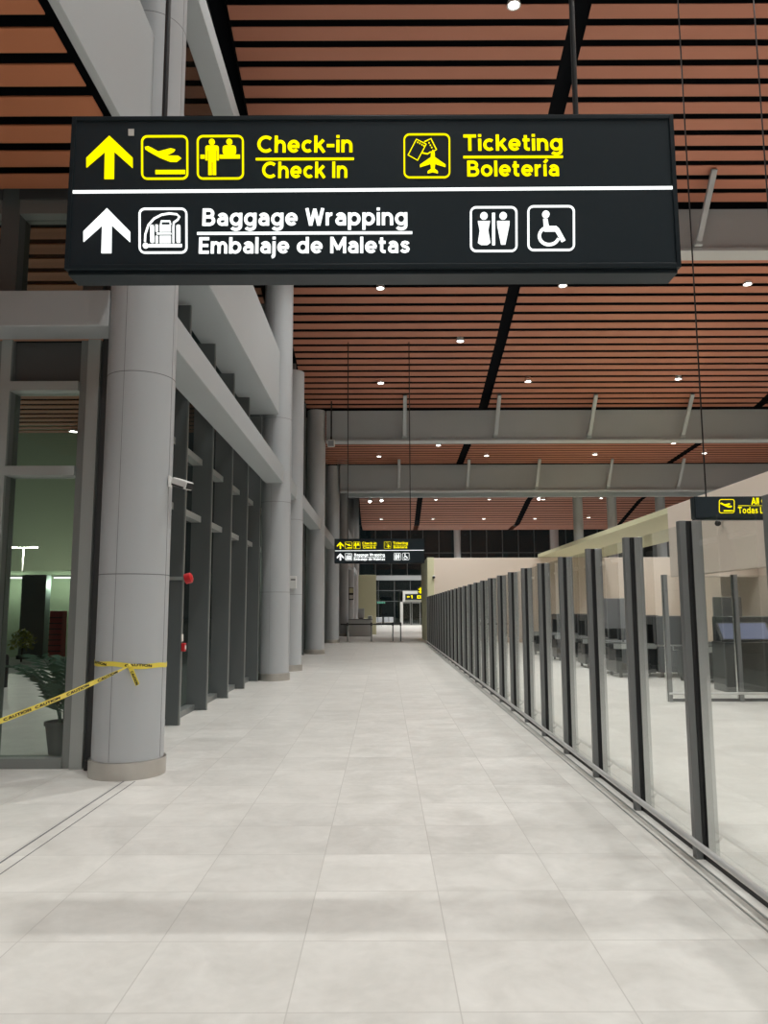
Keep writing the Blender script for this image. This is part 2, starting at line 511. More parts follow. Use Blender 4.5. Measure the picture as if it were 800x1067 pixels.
# ------------------------------------------------------------------ glass entrance wall left of the nearest column
w = sroot('window_2')
def pane(x0, x1, z0, z1, m): return MB().box(x0, x1, 8.20, 8.215, z0, z1).build('pane', m, w)
for (x0, x1) in ((-3.30, -3.08), (-4.24, -4.04), (-5.2, -5.05), (-6.8, -6.65), (-8.4, -8.25)):
    MB().box(x0 + 0.09, x1, 8.06, 8.10, 0, 4.53).build('mullion', 'alu_light', w)
    MB().box(x0, x1, 8.10, 8.32, 0, 4.53).build('mullion', 'alu', w)
    MB().box(x0, x1, 8.06, 8.32, 4.92, 6.3).build('mullion', 'fin', w)
MB().box(-3.08, -2.9, 8.14, 8.36, 0, 6.3).build('closing_panel', 'dark_panel', w)
spans = ((-4.04, -3.30), (-5.05, -4.24), (-6.65, -5.2), (-8.25, -6.8), (-9.6, -8.4))
for x0, x1 in spans:
    MB().box(x0, x1, 8.05, 8.28, 3.03, 3.13).build('transom', 'alu_light', w)
    MB().box(x0, x1, 8.05, 8.28, 3.96, 4.06).build('transom', 'alu_light', w)
    MB().box(x0, x1, 8.08, 8.30, 0.0, 0.10).build('sill', 'alu', w)
    MB().box(x0, x1, 8.16, 8.20, 4.06, 4.53).build('spandrel', 'spandrel', w)
    MB().box(x0, x1, 8.05, 8.30, 5.98, 6.14).build('transom', 'alu', w)
    pane(x0, x1, 0.10, 3.03, 'glass_left'); pane(x0, x1, 3.13, 3.96, 'glass_left'); pane(x0, x1, 4.92, 5.98, 'glass_left')
    pane_head = MB().box(x0, x1, 8.02, 8.34, 6.14, 6.4).build('head', 'dark_panel', w)
struct(MB().box(-9.6, -2.9, 8.1, 8.3, 6.4, 12.6).build('wall_entrance', 'dark_panel'))
# floor door stop at the foot of the entrance mullion
b = MB(); b.box(-3.03, -2.95, 7.97, 8.12, 0.0, 0.10)
o = b.build('door_holder', 'black_plastic', bevel=0.012); tag(o, 'small black floor door holder at the foot of the entrance frame', 'door stop', None, 'thing')

# ------------------------------------------------------------------ far end wall
FY = 80.0
w = sroot('window_3')
MB().box(-3.2, XR, FY + 0.1, FY + 0.12, 0.1, 4.6).build('pane', 'glass_far', w)
MB().box(-3.2, XR, FY + 0.1, FY + 0.12, 5.1, 10.4).build('pane', 'glass_far', w)
MB().box(-3.2, XR, FY - 0.1, FY + 0.3, 4.6, 5.1).build('spandrel', 'beam', w)
MB().box(-3.2, XR, FY, FY + 0.2, 0, 0.12).build('sill', 'dark_panel', w)
x = -2.6
while x < XR:
    MB().box(x, x + 0.07, FY - 0.02, FY + 0.15, 5.1, 10.4).build('mullion', 'fin', w)
    MB().box(x + 0.3, x + 0.36, FY - 0.02, FY + 0.15, 0.1, 4.6).build('mullion', 'fin', w)
    x += 1.66
for z in (2.4, 3.5, 7.4):
    MB().box(-3.2, XR, FY, FY + 0.12, z, z + 0.07).build('transom', 'fin', w)

# entrance portal at the far end
px0, px1 = at(416.5, 640, 79)[0], 5.9
t = thing('door_portal', 'pale framed doorway with glass double doors at the far end of the hall', 'doorway', ((px0 + px1) / 2, 78.6, 0))
hw = (px1 - px0) / 2
b = MB(); b.box(-hw, -hw + 0.28, 0, 1.3, 0, 3.45); b.box(hw - 0.28, hw, 0, 1.3, 0, 3.45); b.box(-hw, hw, 0, 1.3, 2.35, 3.45)
b.build('frame', 'portal', t, bevel=0.01)
for s in (-1, 1):
    for k in range(2):
        xa = s * (0.06 + k * 1.0); xb = s * (0.98 + k * 0.95)
        xa, xb = min(xa, xb), max(xa, xb)
        d = MB()
        d.box(xa, xa + 0.09, 0.5, 0.58, 0.02, 2.33); d.box(xb - 0.09, xb, 0.5, 0.58, 0.02, 2.33)
        d.box(xa + 0.09, xb - 0.09, 0.5, 0.58, 2.2, 2.33); d.box(xa + 0.09, xb - 0.09, 0.5, 0.58, 0.02, 0.16)
        dd = d.build('door_leaf', 'alu', t)
        MB().box(xa + 0.09, xb - 0.09, 0.53, 0.55, 0.16, 2.2).build('door_glass', 'glass_far', dd)

# ------------------------------------------------------------------ signs: shapes drawn in photo positions on the sign plane
def flat(pts, Y, o):
    r = []
    for u, v in pts:
        p = at(u, v, Y); r.append((p.x - o[0], p.z - o[2]))
    return r
def circ(c, r, n=20):
    return [(c[0] + r * math.cos(2 * PI * k / n), c[1] + r * math.sin(2 * PI * k / n)) for k in range(n)]
def rrect_pts(x0, y0, x1, y1, r, n=6):
    out = []
    for cx, cy, a0 in ((x1 - r, y1 - r, 0), (x0 + r, y1 - r, 90), (x0 + r, y0 + r, 180), (x1 - r, y0 + r, 270)):
        for k in range(n + 1):
            a = math.radians(a0 + 90 * k / n)
            out.append((cx + r * math.cos(a), cy + r * math.sin(a)))
    return out
class Glyphs:
    def __init__(self, Y, org, yl, depth=0.004):
        self.Y, self.o, self.yl, self.d = Y, org, yl, depth
        self.b = MB()
    def poly(self, pts):
        self.b.plate(flat(pts, self.Y, self.o), self.yl - self.d, self.yl); return self
    def rect(self, x0, y0, x1, y1): return self.poly([(x0, y0), (x1, y0), (x1, y1), (x0, y1)])
    def stroke(self, pts, w, closed=False):
        n = len(pts)
        L, R = [], []
        for i in range(n):
            p = Vector(pts[i])
            a = Vector(pts[(i - 1) % n]) if (closed or i > 0) else p
            c = Vector(pts[(i + 1) % n]) if (closed or i < n - 1) else p
            d = (c - a).normalized(); nn = Vector((-d.y, d.x)) * w / 2
            L.append(tuple(p + nn)); R.append(tuple(p - nn))
        m = n if closed else n - 1
        for i in range(m):
            j = (i + 1) % n
            self.poly([L[i], L[j], R[j], R[i]])
        return self
    def frame(self, x0, y0, x1, y1, r, w):
        return self.stroke(rrect_pts(x0 + w / 2, y0 + w / 2, x1 - w / 2, y1 - w / 2, r), w, True)
    def done(self, name, m, parent): return self.b.build(name, m, parent)

def E(cx, cy, rx, ry, a0, a1):
    n = max(4, int(abs(a1 - a0) / 14))
    return [(cx + rx * math.cos(math.radians(a0 + (a1 - a0) * k / n)), cy + ry * math.sin(math.radians(a0 + (a1 - a0) * k / n))) for k in range(n + 1)]
RING = E(0.33, 0.37, 0.25, 0.29, 0, 360)
STEM, TALL = [(0.08, 0), (0.08, 0.74)], [(0.08, 0), (0.08, 1)]
ARCH = [(0.08, 0.36)] + E(0.30, 0.40, 0.22, 0.26, 180, 0) + [(0.52, 0)]
DOT = [(0.08, 0.87), (0.08, 1.02)]
FONT = {                                                   # letter: (strokes, advance) on a capital height of 1
 'C': ([E(.47, .5, .39, .42, 48, 312)], .84), 'h': ([TALL, ARCH], .60), 'n': ([STEM, ARCH], .60),
 'e': ([E(.33, .37, .25, .29, 0, 318), [(.10, .36), (.64, .36)]], .66), 'c': ([E(.33, .37, .25, .29, 50, 310)], .58),
 'k': ([TALL, [(.10, .30), (.50, .74)], [(.24, .46), (.54, 0)]], .57), '-': ([[(.0, .40), (.42, .40)]], .42),
 'i': ([STEM, DOT], .16), 'I': ([TALL], .16), 'l': ([TALL], .16), '\u00ed': ([STEM, [(.05, .86), (.22, 1.06)]], .18),
 'T': ([[(0, .92), (.70, .92)], [(.35, 0), (.35, .92)]], .70),
 't': ([[(.16, .95), (.16, .22)] + E(.30, .22, .14, .14, 180, 270) + [(.38, .08)], [(0, .66), (.38, .66)]], .40),
 'g': ([RING, [(.58, .74), (.58, .0)] + E(.33, -.02, .25, .20, 0, -150)], .66),
 'B': ([TALL, [(.08, .92), (.34, .92)] + E(.34, .72, .2, .2, 90, -90) + [(.08, .52)], [(.08, .52), (.38, .52)] + E(.38, .30, .22, .22, 90, -90) + [(.08, .08)]], .68),
 'o': ([RING], .66), 'r': ([STEM, [(.08, .34)] + E(.32, .38, .24, .28, 180, 82)], .40),
 'a': ([E(.29, .44, .21, .22, 150, 0) + [(.50, 0)], [(.50, .42), (.30, .42)] + E(.27, .25, .18, .17, 90, 270) + [(.36, .09), (.45, .14), (.50, .22)]], .58),
 'W': ([[(.06, 1), (.27, 0)], [(.27, 0), (.49, .96)], [(.49, .96), (.71, 0)], [(.71, 0), (.92, 1)]], .98),
 'p': ([[(.08, .74), (.08, -.26)], [(x + .01, y) for x, y in RING]], .67), 'b': ([TALL, [(x + .01, y) for x, y in RING]], .67),
 'd': ([RING, [(.585, 0), (.585, 1)]], .67), 'E': ([TALL, [(.08, .92), (.56, .92)], [(.08, .5), (.52, .5)], [(.08, .08), (.56, .08)]], .56),
 'm': ([STEM, [(.08, .36)] + E(.27, .40, .19, .26, 180, 0) + [(.46, 0)], [(.46, .36)] + E(.65, .40, .19, .26, 180, 0) + [(.84, 0)]], .92),
 'j': ([[(.08, .74), (.08, -.08)] + E(-.06, -.08, .14, .15, 0, -85), DOT], .16),
 'M': ([TALL, [(.08, .97), (.44, .22)], [(.44, .22), (.80, .97)], [(.80, 0), (.80, 1)]], .88),
 's': ([[(.45, .55), (.38, .63), (.27, .66), (.15, .62), (.11, .52), (.17, .43), (.28, .38), (.40, .33), (.45, .23), (.40, .12), (.28, .08), (.15, .10), (.07, .19)]], .51),
 'A': ([[(.04, 0), (.38, 1)], [(.38, 1), (.72, 0)], [(.16, .28), (.60, .28)]], .76), 'L': ([TALL, [(.08, .08), (.54, .08)]], .54),
 'G': ([E(.47, .5, .39, .42, 48, 345), [(.52, .46), (.86, .46)], [(.85, .46), (.85, .2)]], .92),
 'P': ([TALL, [(.08, .92), (.36, .92)] + E(.36, .68, .24, .24, 90, -90) + [(.08, .44)]], .66),
 'u': ([[(.52, .74), (.52, 0)], [(.08, .74)] + E(.30, .34, .22, .26, 180, 360) + [(.52, .4)]], .60),
 'U': ([[(.08, 1), (.08, .38)] + E(.37, .37, .29, .29, 180, 360) + [(.66, 1)]], .74), 'O': ([E(.48, .5, .40, .42, 0, 360)], .96),
 'N': ([TALL, [(.08, .97), (.64, .03)], [(.64, 0), (.64, 1)]], .72), '1': ([[(.06, .76), (.28, .96)], [(.28, 0), (.28, 1)]], .36),
}
def text_mesh(body, name, m, parent, x0, x1, zb, zt, yl, depth=0.003, wd=0.175):
    """monoline lettering whose ink fills x0..x1 and whose capitals stand from zb to zt; each word is a mesh of its own"""
    words, pos = [], 0.0
    for wrd in body.split(' '):
        items = []
        for ch in wrd:
            st, adv = FONT[ch]
            items.append((pos, st)); pos += adv + 0.115
        words.append(items); pos += 0.33
    total = pos - 0.33 - 0.115
    sx, sz = (x1 - x0) / total, zt - zb
    out = []
    for items in words:
        b = MB()
        for off, strokes in items:
            for pts in strokes:
                n = len(pts)
                Lf, Rt = [], []
                for i in range(n):
                    p = Vector(pts[i]); a = Vector(pts[max(i - 1, 0)]); c = Vector(pts[min(i + 1, n - 1)])
                    if pts[0] == pts[-1] or (Vector(pts[0]) - Vector(pts[-1])).length < 1e-6:
                        if i == 0: a = Vector(pts[-2])
                        if i == n - 1: c = Vector(pts[1])
                    d = (c - a).normalized(); nn = Vector((-d.y, d.x)) * wd / 2
                    Lf.append(p + nn); Rt.append(p - nn)
                vs = []
                for yy in (yl - depth, yl):
                    vs.append([(b.bm.verts.new((x0 + (off + q.x) * sx, yy, zb + q.y * sz)), b.bm.verts.new((x0 + (off + r.x) * sx, yy, zb + r.y * sz))) for q, r in zip(Lf, Rt)])
                f, k = vs
                for i in range(n - 1):
                    b.bm.faces.new((f[i][0], f[i + 1][0], f[i + 1][1], f[i][1]))
                    b.bm.faces.new((f[i][0], k[i][0], k[i + 1][0], f[i + 1][0]))
                    b.bm.faces.new((f[i][1], f[i + 1][1], k[i + 1][1], k[i][1]))
                    b.bm.faces.new((k[i][0], k[i][1], k[i + 1][1], k[i + 1][0]))
                b.bm.faces.new((f[0][0], f[0][1], k[0][1], k[0][0])); b.bm.faces.new((f[-1][0], k[-1][0], k[-1][1], f[-1][1]))
        out.append(b.build(name, m, parent))
    return out

SY = 3.27
bl, br = at(67.5, 279, SY), at(711, 279, SY)
sign_org = ((bl.x + br.x) / 2, SY, bl.z)
SW = (br.x - bl.x) / 2
SH = at(389, 120, SY).z - bl.z
sign = thing('hanging_sign', 'large black hanging direction sign with yellow and white lit lettering at the top of view', 'sign', sign_org, 0, 'black hanging direction signs')
b = MB()
b.box(-SW, SW, 0.012, 0.15, 0.0, SH)
b.box(-SW + 0.01, SW - 0.01, 0.02, 0.14, -0.02, 0.0)
b.build('housing', 'sign_black', sign, bevel=0.004)
b = MB()
e = 0.02
b.box(-SW, -SW + e, 0, 0.012, 0, SH); b.box(SW - e, SW, 0, 0.012, 0, SH)
b.box(-SW + e, SW - e, 0, 0.012, SH - e, SH); b.box(-SW + e, SW - e, 0, 0.012, 0, e)
b.build('rim', 'sign_black', sign, bevel=0.002)
MB().box(-SW + e, SW - e, 0.008, 0.0118, e, SH - e).build('face_panel', 'sign_face', sign)
YL = 0.0079
def G(): return Glyphs(SY, sign_org, YL)
def z1(pts): return [(80 + x * 0.225, 130 + y * 0.225) for x, y in pts]
def z2(pts): return [(400 + x * 0.275, 130 + y * 0.275) for x, y in pts]
def bx1_(x0, y0, x1, y1): (a, b_), (c, d) = z1([(x0, y0), (x1, y1)]); return a, b_, c, d
def bx2_(x0, y0, x1, y1): (a, b_), (c, d) = z2([(x0, y0), (x1, y1)]); return a, b_, c, d

def arrow(pts): return G().poly(z1(pts))
arrow([(155, 43), (262, 145), (262, 193), (177, 117), (175, 243), (131, 243), (134, 117), (48, 190), (48, 145)]).done('arrow_symbol', 'sign_yellow', sign)['label'] = 'yellow upward arrow'
arrow([(143, 379), (249, 488), (249, 537), (164, 458), (162, 587), (116, 587), (120, 458), (33, 535), (33, 486)]).done('arrow_symbol', 'sign_white', sign)['label'] = 'white upward arrow'
# departing plane
g = G(); g.frame(*bx1_(302, 42, 520, 247), 5.5, 1.9)
g.poly(z1([(320, 95), (336, 92), (382, 117), (440, 102), (460, 108), (452, 119), (418, 136), (474, 137), (488, 148), (466, 165), (435, 164), (388, 145), (334, 115), (321, 106)]))
g.rect(*bx1_(368, 203, 506, 221))
g.done('departures_symbol', 'sign_yellow', sign)
# check-in desk
g = G(); g.frame(*bx1_(560, 42, 778, 247), 5.5, 1.9)
g.poly(z1(circ((630, 73), 14))); g.poly(z1(rrect_pts(600, 90, 662, 112, 10, 3)))
g.poly(z1([(600, 100), (610, 100), (610, 158), (600, 158)])); g.poly(z1([(652, 100), (662, 100), (662, 158), (652, 158)]))
g.poly(z1([(613, 112), (649, 112), (649, 226), (633, 226), (633, 165), (629, 165), (629, 226), (613, 226)]))
g.poly(z1(circ((711, 73), 14))); g.poly(z1(rrect_pts(680, 90, 742, 132, 12, 3)))
g.rect(*bx1_(665, 133, 760, 150)); g.rect(*bx1_(577, 133, 597, 150))
g.done('check_in_symbol', 'sign_yellow', sign)
# baggage wrapping
g = G(); g.frame(*bx1_(289, 378, 515, 590), 5.5, 2.0)
g.poly(z1(rrect_pts(343, 457, 360, 540, 6, 3))); g.poly(z1([(367, 456), (378, 456), (378, 488), (367, 488)])); g.poly(z1([(367, 508), (378, 508), (378, 541), (367, 541)]))
g.rect(*bx1_(386, 457, 438, 488)); g.rect(*bx1_(386, 508, 438, 541)); g.rect(*bx1_(372, 494, 440, 501))
g.poly(z1(rrect_pts(464, 457, 482, 540, 6, 3)))
g.stroke(z1([(392, 455), (394, 440), (434, 440), (437, 455)]), 1.6)
g.stroke(z1([(318, 535), (320, 500), (334, 458), (360, 428), (395, 410), (432, 404), (466, 408), (478, 420), (470, 434), (452, 446), (450, 470), (450, 541)]), 1.9)
g.rect(*bx1_(335, 546, 489, 560)); g.poly(z1(circ((321, 553), 13)))
g.done('baggage_symbol', 'sign_white', sign)
# tickets and plane
g = G(); g.frame(*bx2_(79, 31, 256, 200), 5.5, 1.6)
g.stroke(z2([(128, 52), (165, 71), (132, 132), (96, 112)]), 1.0, True)
g.stroke(z2([(158, 62), (183, 50), (204, 92), (196, 96)]), 1.0); g.stroke(z2([(150, 104), (170, 108), (182, 100)]), 1.0)
for p in ((133, 64), (141, 68), (149, 73), (156, 77), (176, 66), (181, 75), (186, 84)):
    g.poly(z2(circ(p, 2.6, 8)))
g.poly(z2([(190, 92), (197, 102), (198, 121), (238, 149), (238, 158), (199, 146), (197, 165), (209, 174), (209, 182), (190, 177), (170, 182), (170, 174), (183, 165), (181, 146), (141, 158), (141, 149), (182, 121), (183, 102)]))
g.done('ticketing_symbol', 'sign_yellow', sign)
# restrooms
g = G(); g.frame(*bx2_(330, 308, 510, 481), 5.5, 2.0)
g.poly(z2(circ((383, 344), 14))); g.poly(z2([(360, 364), (406, 364), (399, 400), (407, 446), (396, 454), (372, 454), (360, 446), (367, 400)]))
g.rect(*bx2_(414, 333, 425, 455))
g.poly(z2(circ((456, 344), 14))); g.poly(z2([(433, 364), (480, 364), (479, 382), (464, 453), (448, 453), (434, 382)]))
g.done('restroom_symbol', 'sign_white', sign)
# wheelchair
g = G(); g.frame(*bx2_(548, 305, 728, 478), 5.5, 2.0)
g.poly(z2(circ((618, 339), 14)))
g.poly(z2([(608, 356), (624, 356), (629, 384), (658, 384), (668, 394), (692, 438), (678, 445), (654, 404), (612, 404)]))
g.stroke(z2([(630 + 37 * math.cos(math.radians(a)), 421 - 33 * math.sin(math.radians(a))) for a in range(118, 345, 14)]), 3.2)
g.done('wheelchair_symbol', 'sign_white', sign)

def sign_text(body, u0, u1, vb, vt, m):
    vm = (vb + vt) / 2
    a, c = at(u0, vm, SY), at(u1, vm, SY)
    return text_mesh(body, 'lettering', m, sign, a.x - sign_org[0], c.x - sign_org[0], at(400, vb, SY).z - sign_org[2], at(400, vt, SY).z - sign_org[2], YL)
sign_text('Check-in', 269.3, 368.3, 157.6, 140.2, 'sign_yellow')
sign_text('Check In', 274.2, 362.8, 184.2, 167.4, 'sign_yellow')
sign_text('Ticketing', 484.2, 587.2, 156.4, 139.8, 'sign_yellow')
sign_text('Boleter\u00eda', 488.2, 583.6, 183.2, 167.0, 'sign_yellow')
sign_text('Baggage Wrapping', 211.8, 425.3, 233.8, 216.0, 'sign_white')
sign_text('Embalaje de Maletas', 208, 427.3, 262.8, 246.0, 'sign_white')
for (u0, u1, v, hgt, m) in ((267.5, 370, 164.6, 1.1, 'sign_yellow'), (484, 588, 163.2, 1.1, 'sign_yellow'), (206, 430.5, 241.9, 1.3, 'sign_white')):
    G().rect(u0, v - hgt, u1, v + hgt).done('rule_line', m, sign)
G().poly([(73, 196.6), (704, 194.4), (704, 197.4), (73, 199.6)]).done('divider_line', 'sign_white', sign)
Glyphs(SY, sign_org, YL, 0.002).rect(134.5, 132.5, 140.5, 139.5).done('sticker', 'sticker', sign)
for ux in (-0.98, 0.955):
    z_up = zc(SY) - sign_org[2]
    MB().tube([(ux, 0.08, SH - 0.01), (ux, 0.08, z_up + 0.05)], 0.013, 10).build('hanging_rod', 'black_plastic', sign)

# the same sign repeated further down the hall
s2 = copy_tree(sign)
tag(s2, 'smaller-looking black hanging direction sign far down the hall, beside the left columns', 'sign', 'black hanging direction signs', 'thing')
p = at(395.5, 587, 23.5)
s2.location = (p.x - 0.01, 23.5, p.z + 0.02)
for ch in list(s2.children):
    if ch.name.startswith('hanging_rod'):
        ch.data = ch.data.copy()
        zt = zc(23.5) - s2.location.z
        for v in ch.data.vertices:
            if v.co.z > SH + 0.5: v.co.z = zt + 0.05
    if ch.name.startswith('sticker'):
        bpy.data.objects.remove(ch)

# gates sign over the right-hand area
GY = 10.8
gl, gr = at(724.5, 541, GY), at(843, 541, GY)
gtop = at(724.5, 518.5, GY).z
gs = thing('hanging_sign', 'low black hanging sign with yellow gate lettering at the right edge of the photo', 'sign', (gl.x, GY, gl.z), 0, 'black hanging direction signs')
GW, GH = gr.x - gl.x, gtop - gl.z
b = MB(); b.box(0, GW, 0.006, 0.16, 0, GH); b.box(0.01, GW - 0.01, 0.015, 0.15, -0.02, 0)
b.build('housing', 'sign_black', gs, bevel=0.004)
MB().box(0.015, GW - 0.015, 0.0, 0.006, 0.012, GH - 0.012).build('face_panel', 'sign_face', gs)
gorg = (gl.x, GY, gl.z)
def zg(pts): return [(660 + x * 0.2251, 500 + y * 0.2251) for x, y in pts]
g = Glyphs(GY, gorg, -0.0005, 0.004)
(a0, b0), (c0, d0) = zg([(395, 95), (467, 160)])
g.frame(a0, b0, c0, d0, 2.0, 0.7)
k = lambda x, y: ((x - 302) / 218 * (c0 - a0) + a0, (y - 42) / 205 * (d0 - b0) + b0)
g.poly([k(*q) for q in ((320, 95), (336, 92), (382, 117), (440, 102), (460, 108), (452, 119), (418, 136), (474, 137), (488, 148), (466, 165), (435, 164), (388, 145), (334, 115), (321, 106))])
g.poly([k(*q) for q in ((368, 203), (506, 203), (506, 221), (368, 221))])
g.done('departures_symbol', 'sign_yellow', gs)
def gate_text(body, u0, u1, vb, vt):
    text_mesh(body, 'lettering', 'sign_yellow', gs, at(u0, vb, GY).x - gorg[0], at(u1, vb, GY).x - gorg[0], at(400, vb, GY).z - gorg[2], at(400, vt, GY).z - gorg[2], -0.0005)
gate_text('All Gates', 783, 814, 527.0, 520.0)
gate_text('Todas Las Puertas', 769, 831, 536.3, 529.6)
Glyphs(GY, gorg, -0.0005, 0.003).rect(769, 528.0, 831, 528.5).done('rule_line', 'sign_yellow', gs)
for ux in (0.2, GW - 0.23):
    MB().tube([(ux, 0.08, GH - 0.01), (ux, 0.08, zc(GY) - gl.z + 0.05)], 0.011, 8).build('hanging_rod', 'black_plastic', gs)

# door sign on the far portal and the lit yellow gate marker
ps = thing('portal_sign', 'small black lit sign with yellow characters above the far doorway', 'sign', (px0 + 0.52, 78.52, 2.56))
MB().box(0, 2.4, 0, 0.08, 0, 0.58).build('panel', 'sign_black', ps, bevel=0.005)
text_mesh('1', 'lettering', 'sign_yellow', ps, 0.56, 0.72, 0.14, 0.46, -0.001, 0.004, 0.22)
b = MB(); b.plate([(0.16, 0.30), (0.28, 0.42), (0.28, 0.34), (0.46, 0.34), (0.46, 0.26), (0.28, 0.26), (0.28, 0.18)], -0.005, -0.0005); b.build('arrow_symbol', 'sign_yellow', ps)
b = MB()
for k in range(2):
    x0 = 1.2 + k * 0.5
    b.box(x0, x0 + 0.4, -0.006, -0.0005, 0.12, 0.2); b.box(x0, x0 + 0.4, -0.006, -0.0005, 0.36, 0.44)
    b.box(x0, x0 + 0.12, -0.006, -0.0005, 0.2, 0.36); b.box(x0 + 0.28, x0 + 0.4, -0.006, -0.0005, 0.2, 0.36)
b.build('pictograms', 'sign_yellow', ps)
p = at(435, 619, 60)
hs = thing('marker_sign', 'yellow lit block sign hanging beside the beige wall end, before the far doorway', 'sign', (p.x, 60, p.z))
MB().box(0, 0.75, 0, 0.1, 0, 0.55).build('panel', 'sign_black', hs, bevel=0.005)
b = MB()
b.box(0.04, 0.72, -0.006, -0.0005, 0.12, 0.2); b.box(0.04, 0.72, -0.006, -0.0005, 0.32, 0.4)
b.box(0.16, 0.25, -0.0062, -0.0005, 0.03, 0.5); b.box(0.45, 0.54, -0.0062, -0.0005, 0.03, 0.5)
b.build('pictogram', 'sign_yellow', hs)
MB().tube([(0.375, 0.05, 0.55), (0.375, 0.05, zc(60) - p.z + 0.1)], 0.012, 8).build('hanging_rod', 'black_plastic', hs)

# ------------------------------------------------------------------ glass fences
def make_fence(name, label, posts, direction, rail=True):
    """posts along +Y (direction 'y', corridor on -X) or along +X (direction 'x', corridor on -Y); root at first post"""
    t = thing(name, label, 'fence', posts[0], math.radians(90 if direction == 'x' else 0) * 0)
    R = Matrix.Identity(4) if direction == 'y' else Matrix.Rotation(-PI / 2, 4, 'Z') @ Matrix.Scale(-1, 4, (0, 1, 0))
    if direction == 'x':
        R = Matrix(((0, 1, 0, 0), (1, 0, 0, 0), (0, 0, 1, 0), (0, 0, 0, 1)))
    n = posts[1]; step = posts[2]
    def T(b): bmesh.ops.transform(b.bm, matrix=R, verts=b.bm.verts); return b
    Hh = 2.19
    b = MB(); b.box(-0.072, -0.026, -0.03, 0.03, 0, Hh)                      # flange on the corridor side
    post0 = T(b).build('post', 'post', t, bevel=0.003)
    b = MB(); b.box(0.009, 0.082, -0.03, 0.03, 0, Hh)
    T(b).build('rear_fin', 'post_rear', post0, bevel=0.003)
    b = MB(); b.box(-0.026, 0.009, -0.034, 0.034, 0.0, Hh - 0.002)
    gas0 = T(b).build('gasket', 'gasket', post0)
    b = MB(); b.tube([(-0.072, 0.0, 0.10), (-0.10, 0.0, 0.10), (-0.125, 0.0, 0.13)], 0.008, 8)
    br0 = T(b).build('rail_bracket', 'steel_dark', post0)
    b = MB(); b.box(-0.007, 0.007, 0.034, step - 0.034, 0.05, Hh - 0.015)
    gp0 = T(b).build('glass_panel', 'glass_fence', t)
    ax = Vector((0, step, 0)) if direction == 'y' else Vector((step, 0, 0))
    for i in range(1, n):
        c = copy_tree(post0, t); c.location = ax * i
        if i < n - 1:
            q = gp0.copy(); C.objects.link(q); q.parent = t; q.location = ax * i
    L = step * (n - 1)
    b = MB(); b.box(-0.016, 0.016, 0.034, L - 0.034, 0.0, 0.05)
    T(b).build('base_channel', 'gasket', t)
    b = MB(); b.tube([(-0.135, -0.3 if direction == 'y' else -0.05, 0.148), (-0.135, L, 0.148)], 0.021, 14)
    T(b).build('rail', 'rail_steel', t)
    return t
make_fence('glass_fence', 'long glass fence with grey metal posts running down the right of the walkway', ((2.07, 2.79, 0), 29, 1.205), 'y')
make_fence('glass_fence', 'short glass fence crossing behind the long one, facing the camera by black machines', ((4.94, 13.6, 0), 5, 1.23), 'x')

# ------------------------------------------------------------------ beige partition walls on the right
b = MB(); b.box(2.12, 14.2, 37.1, 37.4, 0, 4.06)
struct(b.build('wall_partition', 'cream_pink_lit', bevel=0.01))
b = MB(); b.box(2.08, 2.4, 37.05, 43.2, 0, 4.08)
b2 = b.build('wall_partition_end', 'cream', bevel=0.01); struct(b2)
struct(MB().box(2.4, 14.2, 43.0, 43.2, 0, 4.0).build('wall_partition_back', 'cream_pink_lit'))
struct(MB().box(14.2, 14.4, 14, 43.2, 0, 4.06).build('wall_partition_side', 'cream_pink_lit'))
struct(MB().box(7.42, 10.6, 19.9, 37.08, 4.07, 4.22).build('ceiling_security', 'cream'))
b = MB(); b.box(7.40, 7.62, 6, 19.9, 2.4, 4.22)
struct(b.build('wall_bulkhead', 'cream_pink_lit', bevel=0.01))
struct(MB().box(7.62, 14.2, 6, 19.9, 4.07, 4.2).build('ceiling_lane', 'cream_pink_lit'))
struct(MB().box(9.6, 9.8, 6, 22, 0, 4.07).build('wall_lane', 'cream_pink_lit'))
struct(MB().box(7.42, 9.6, 19.75, 19.9, 2.4, 4.07).build('wall_lane_return', 'cream_pink_lit'))

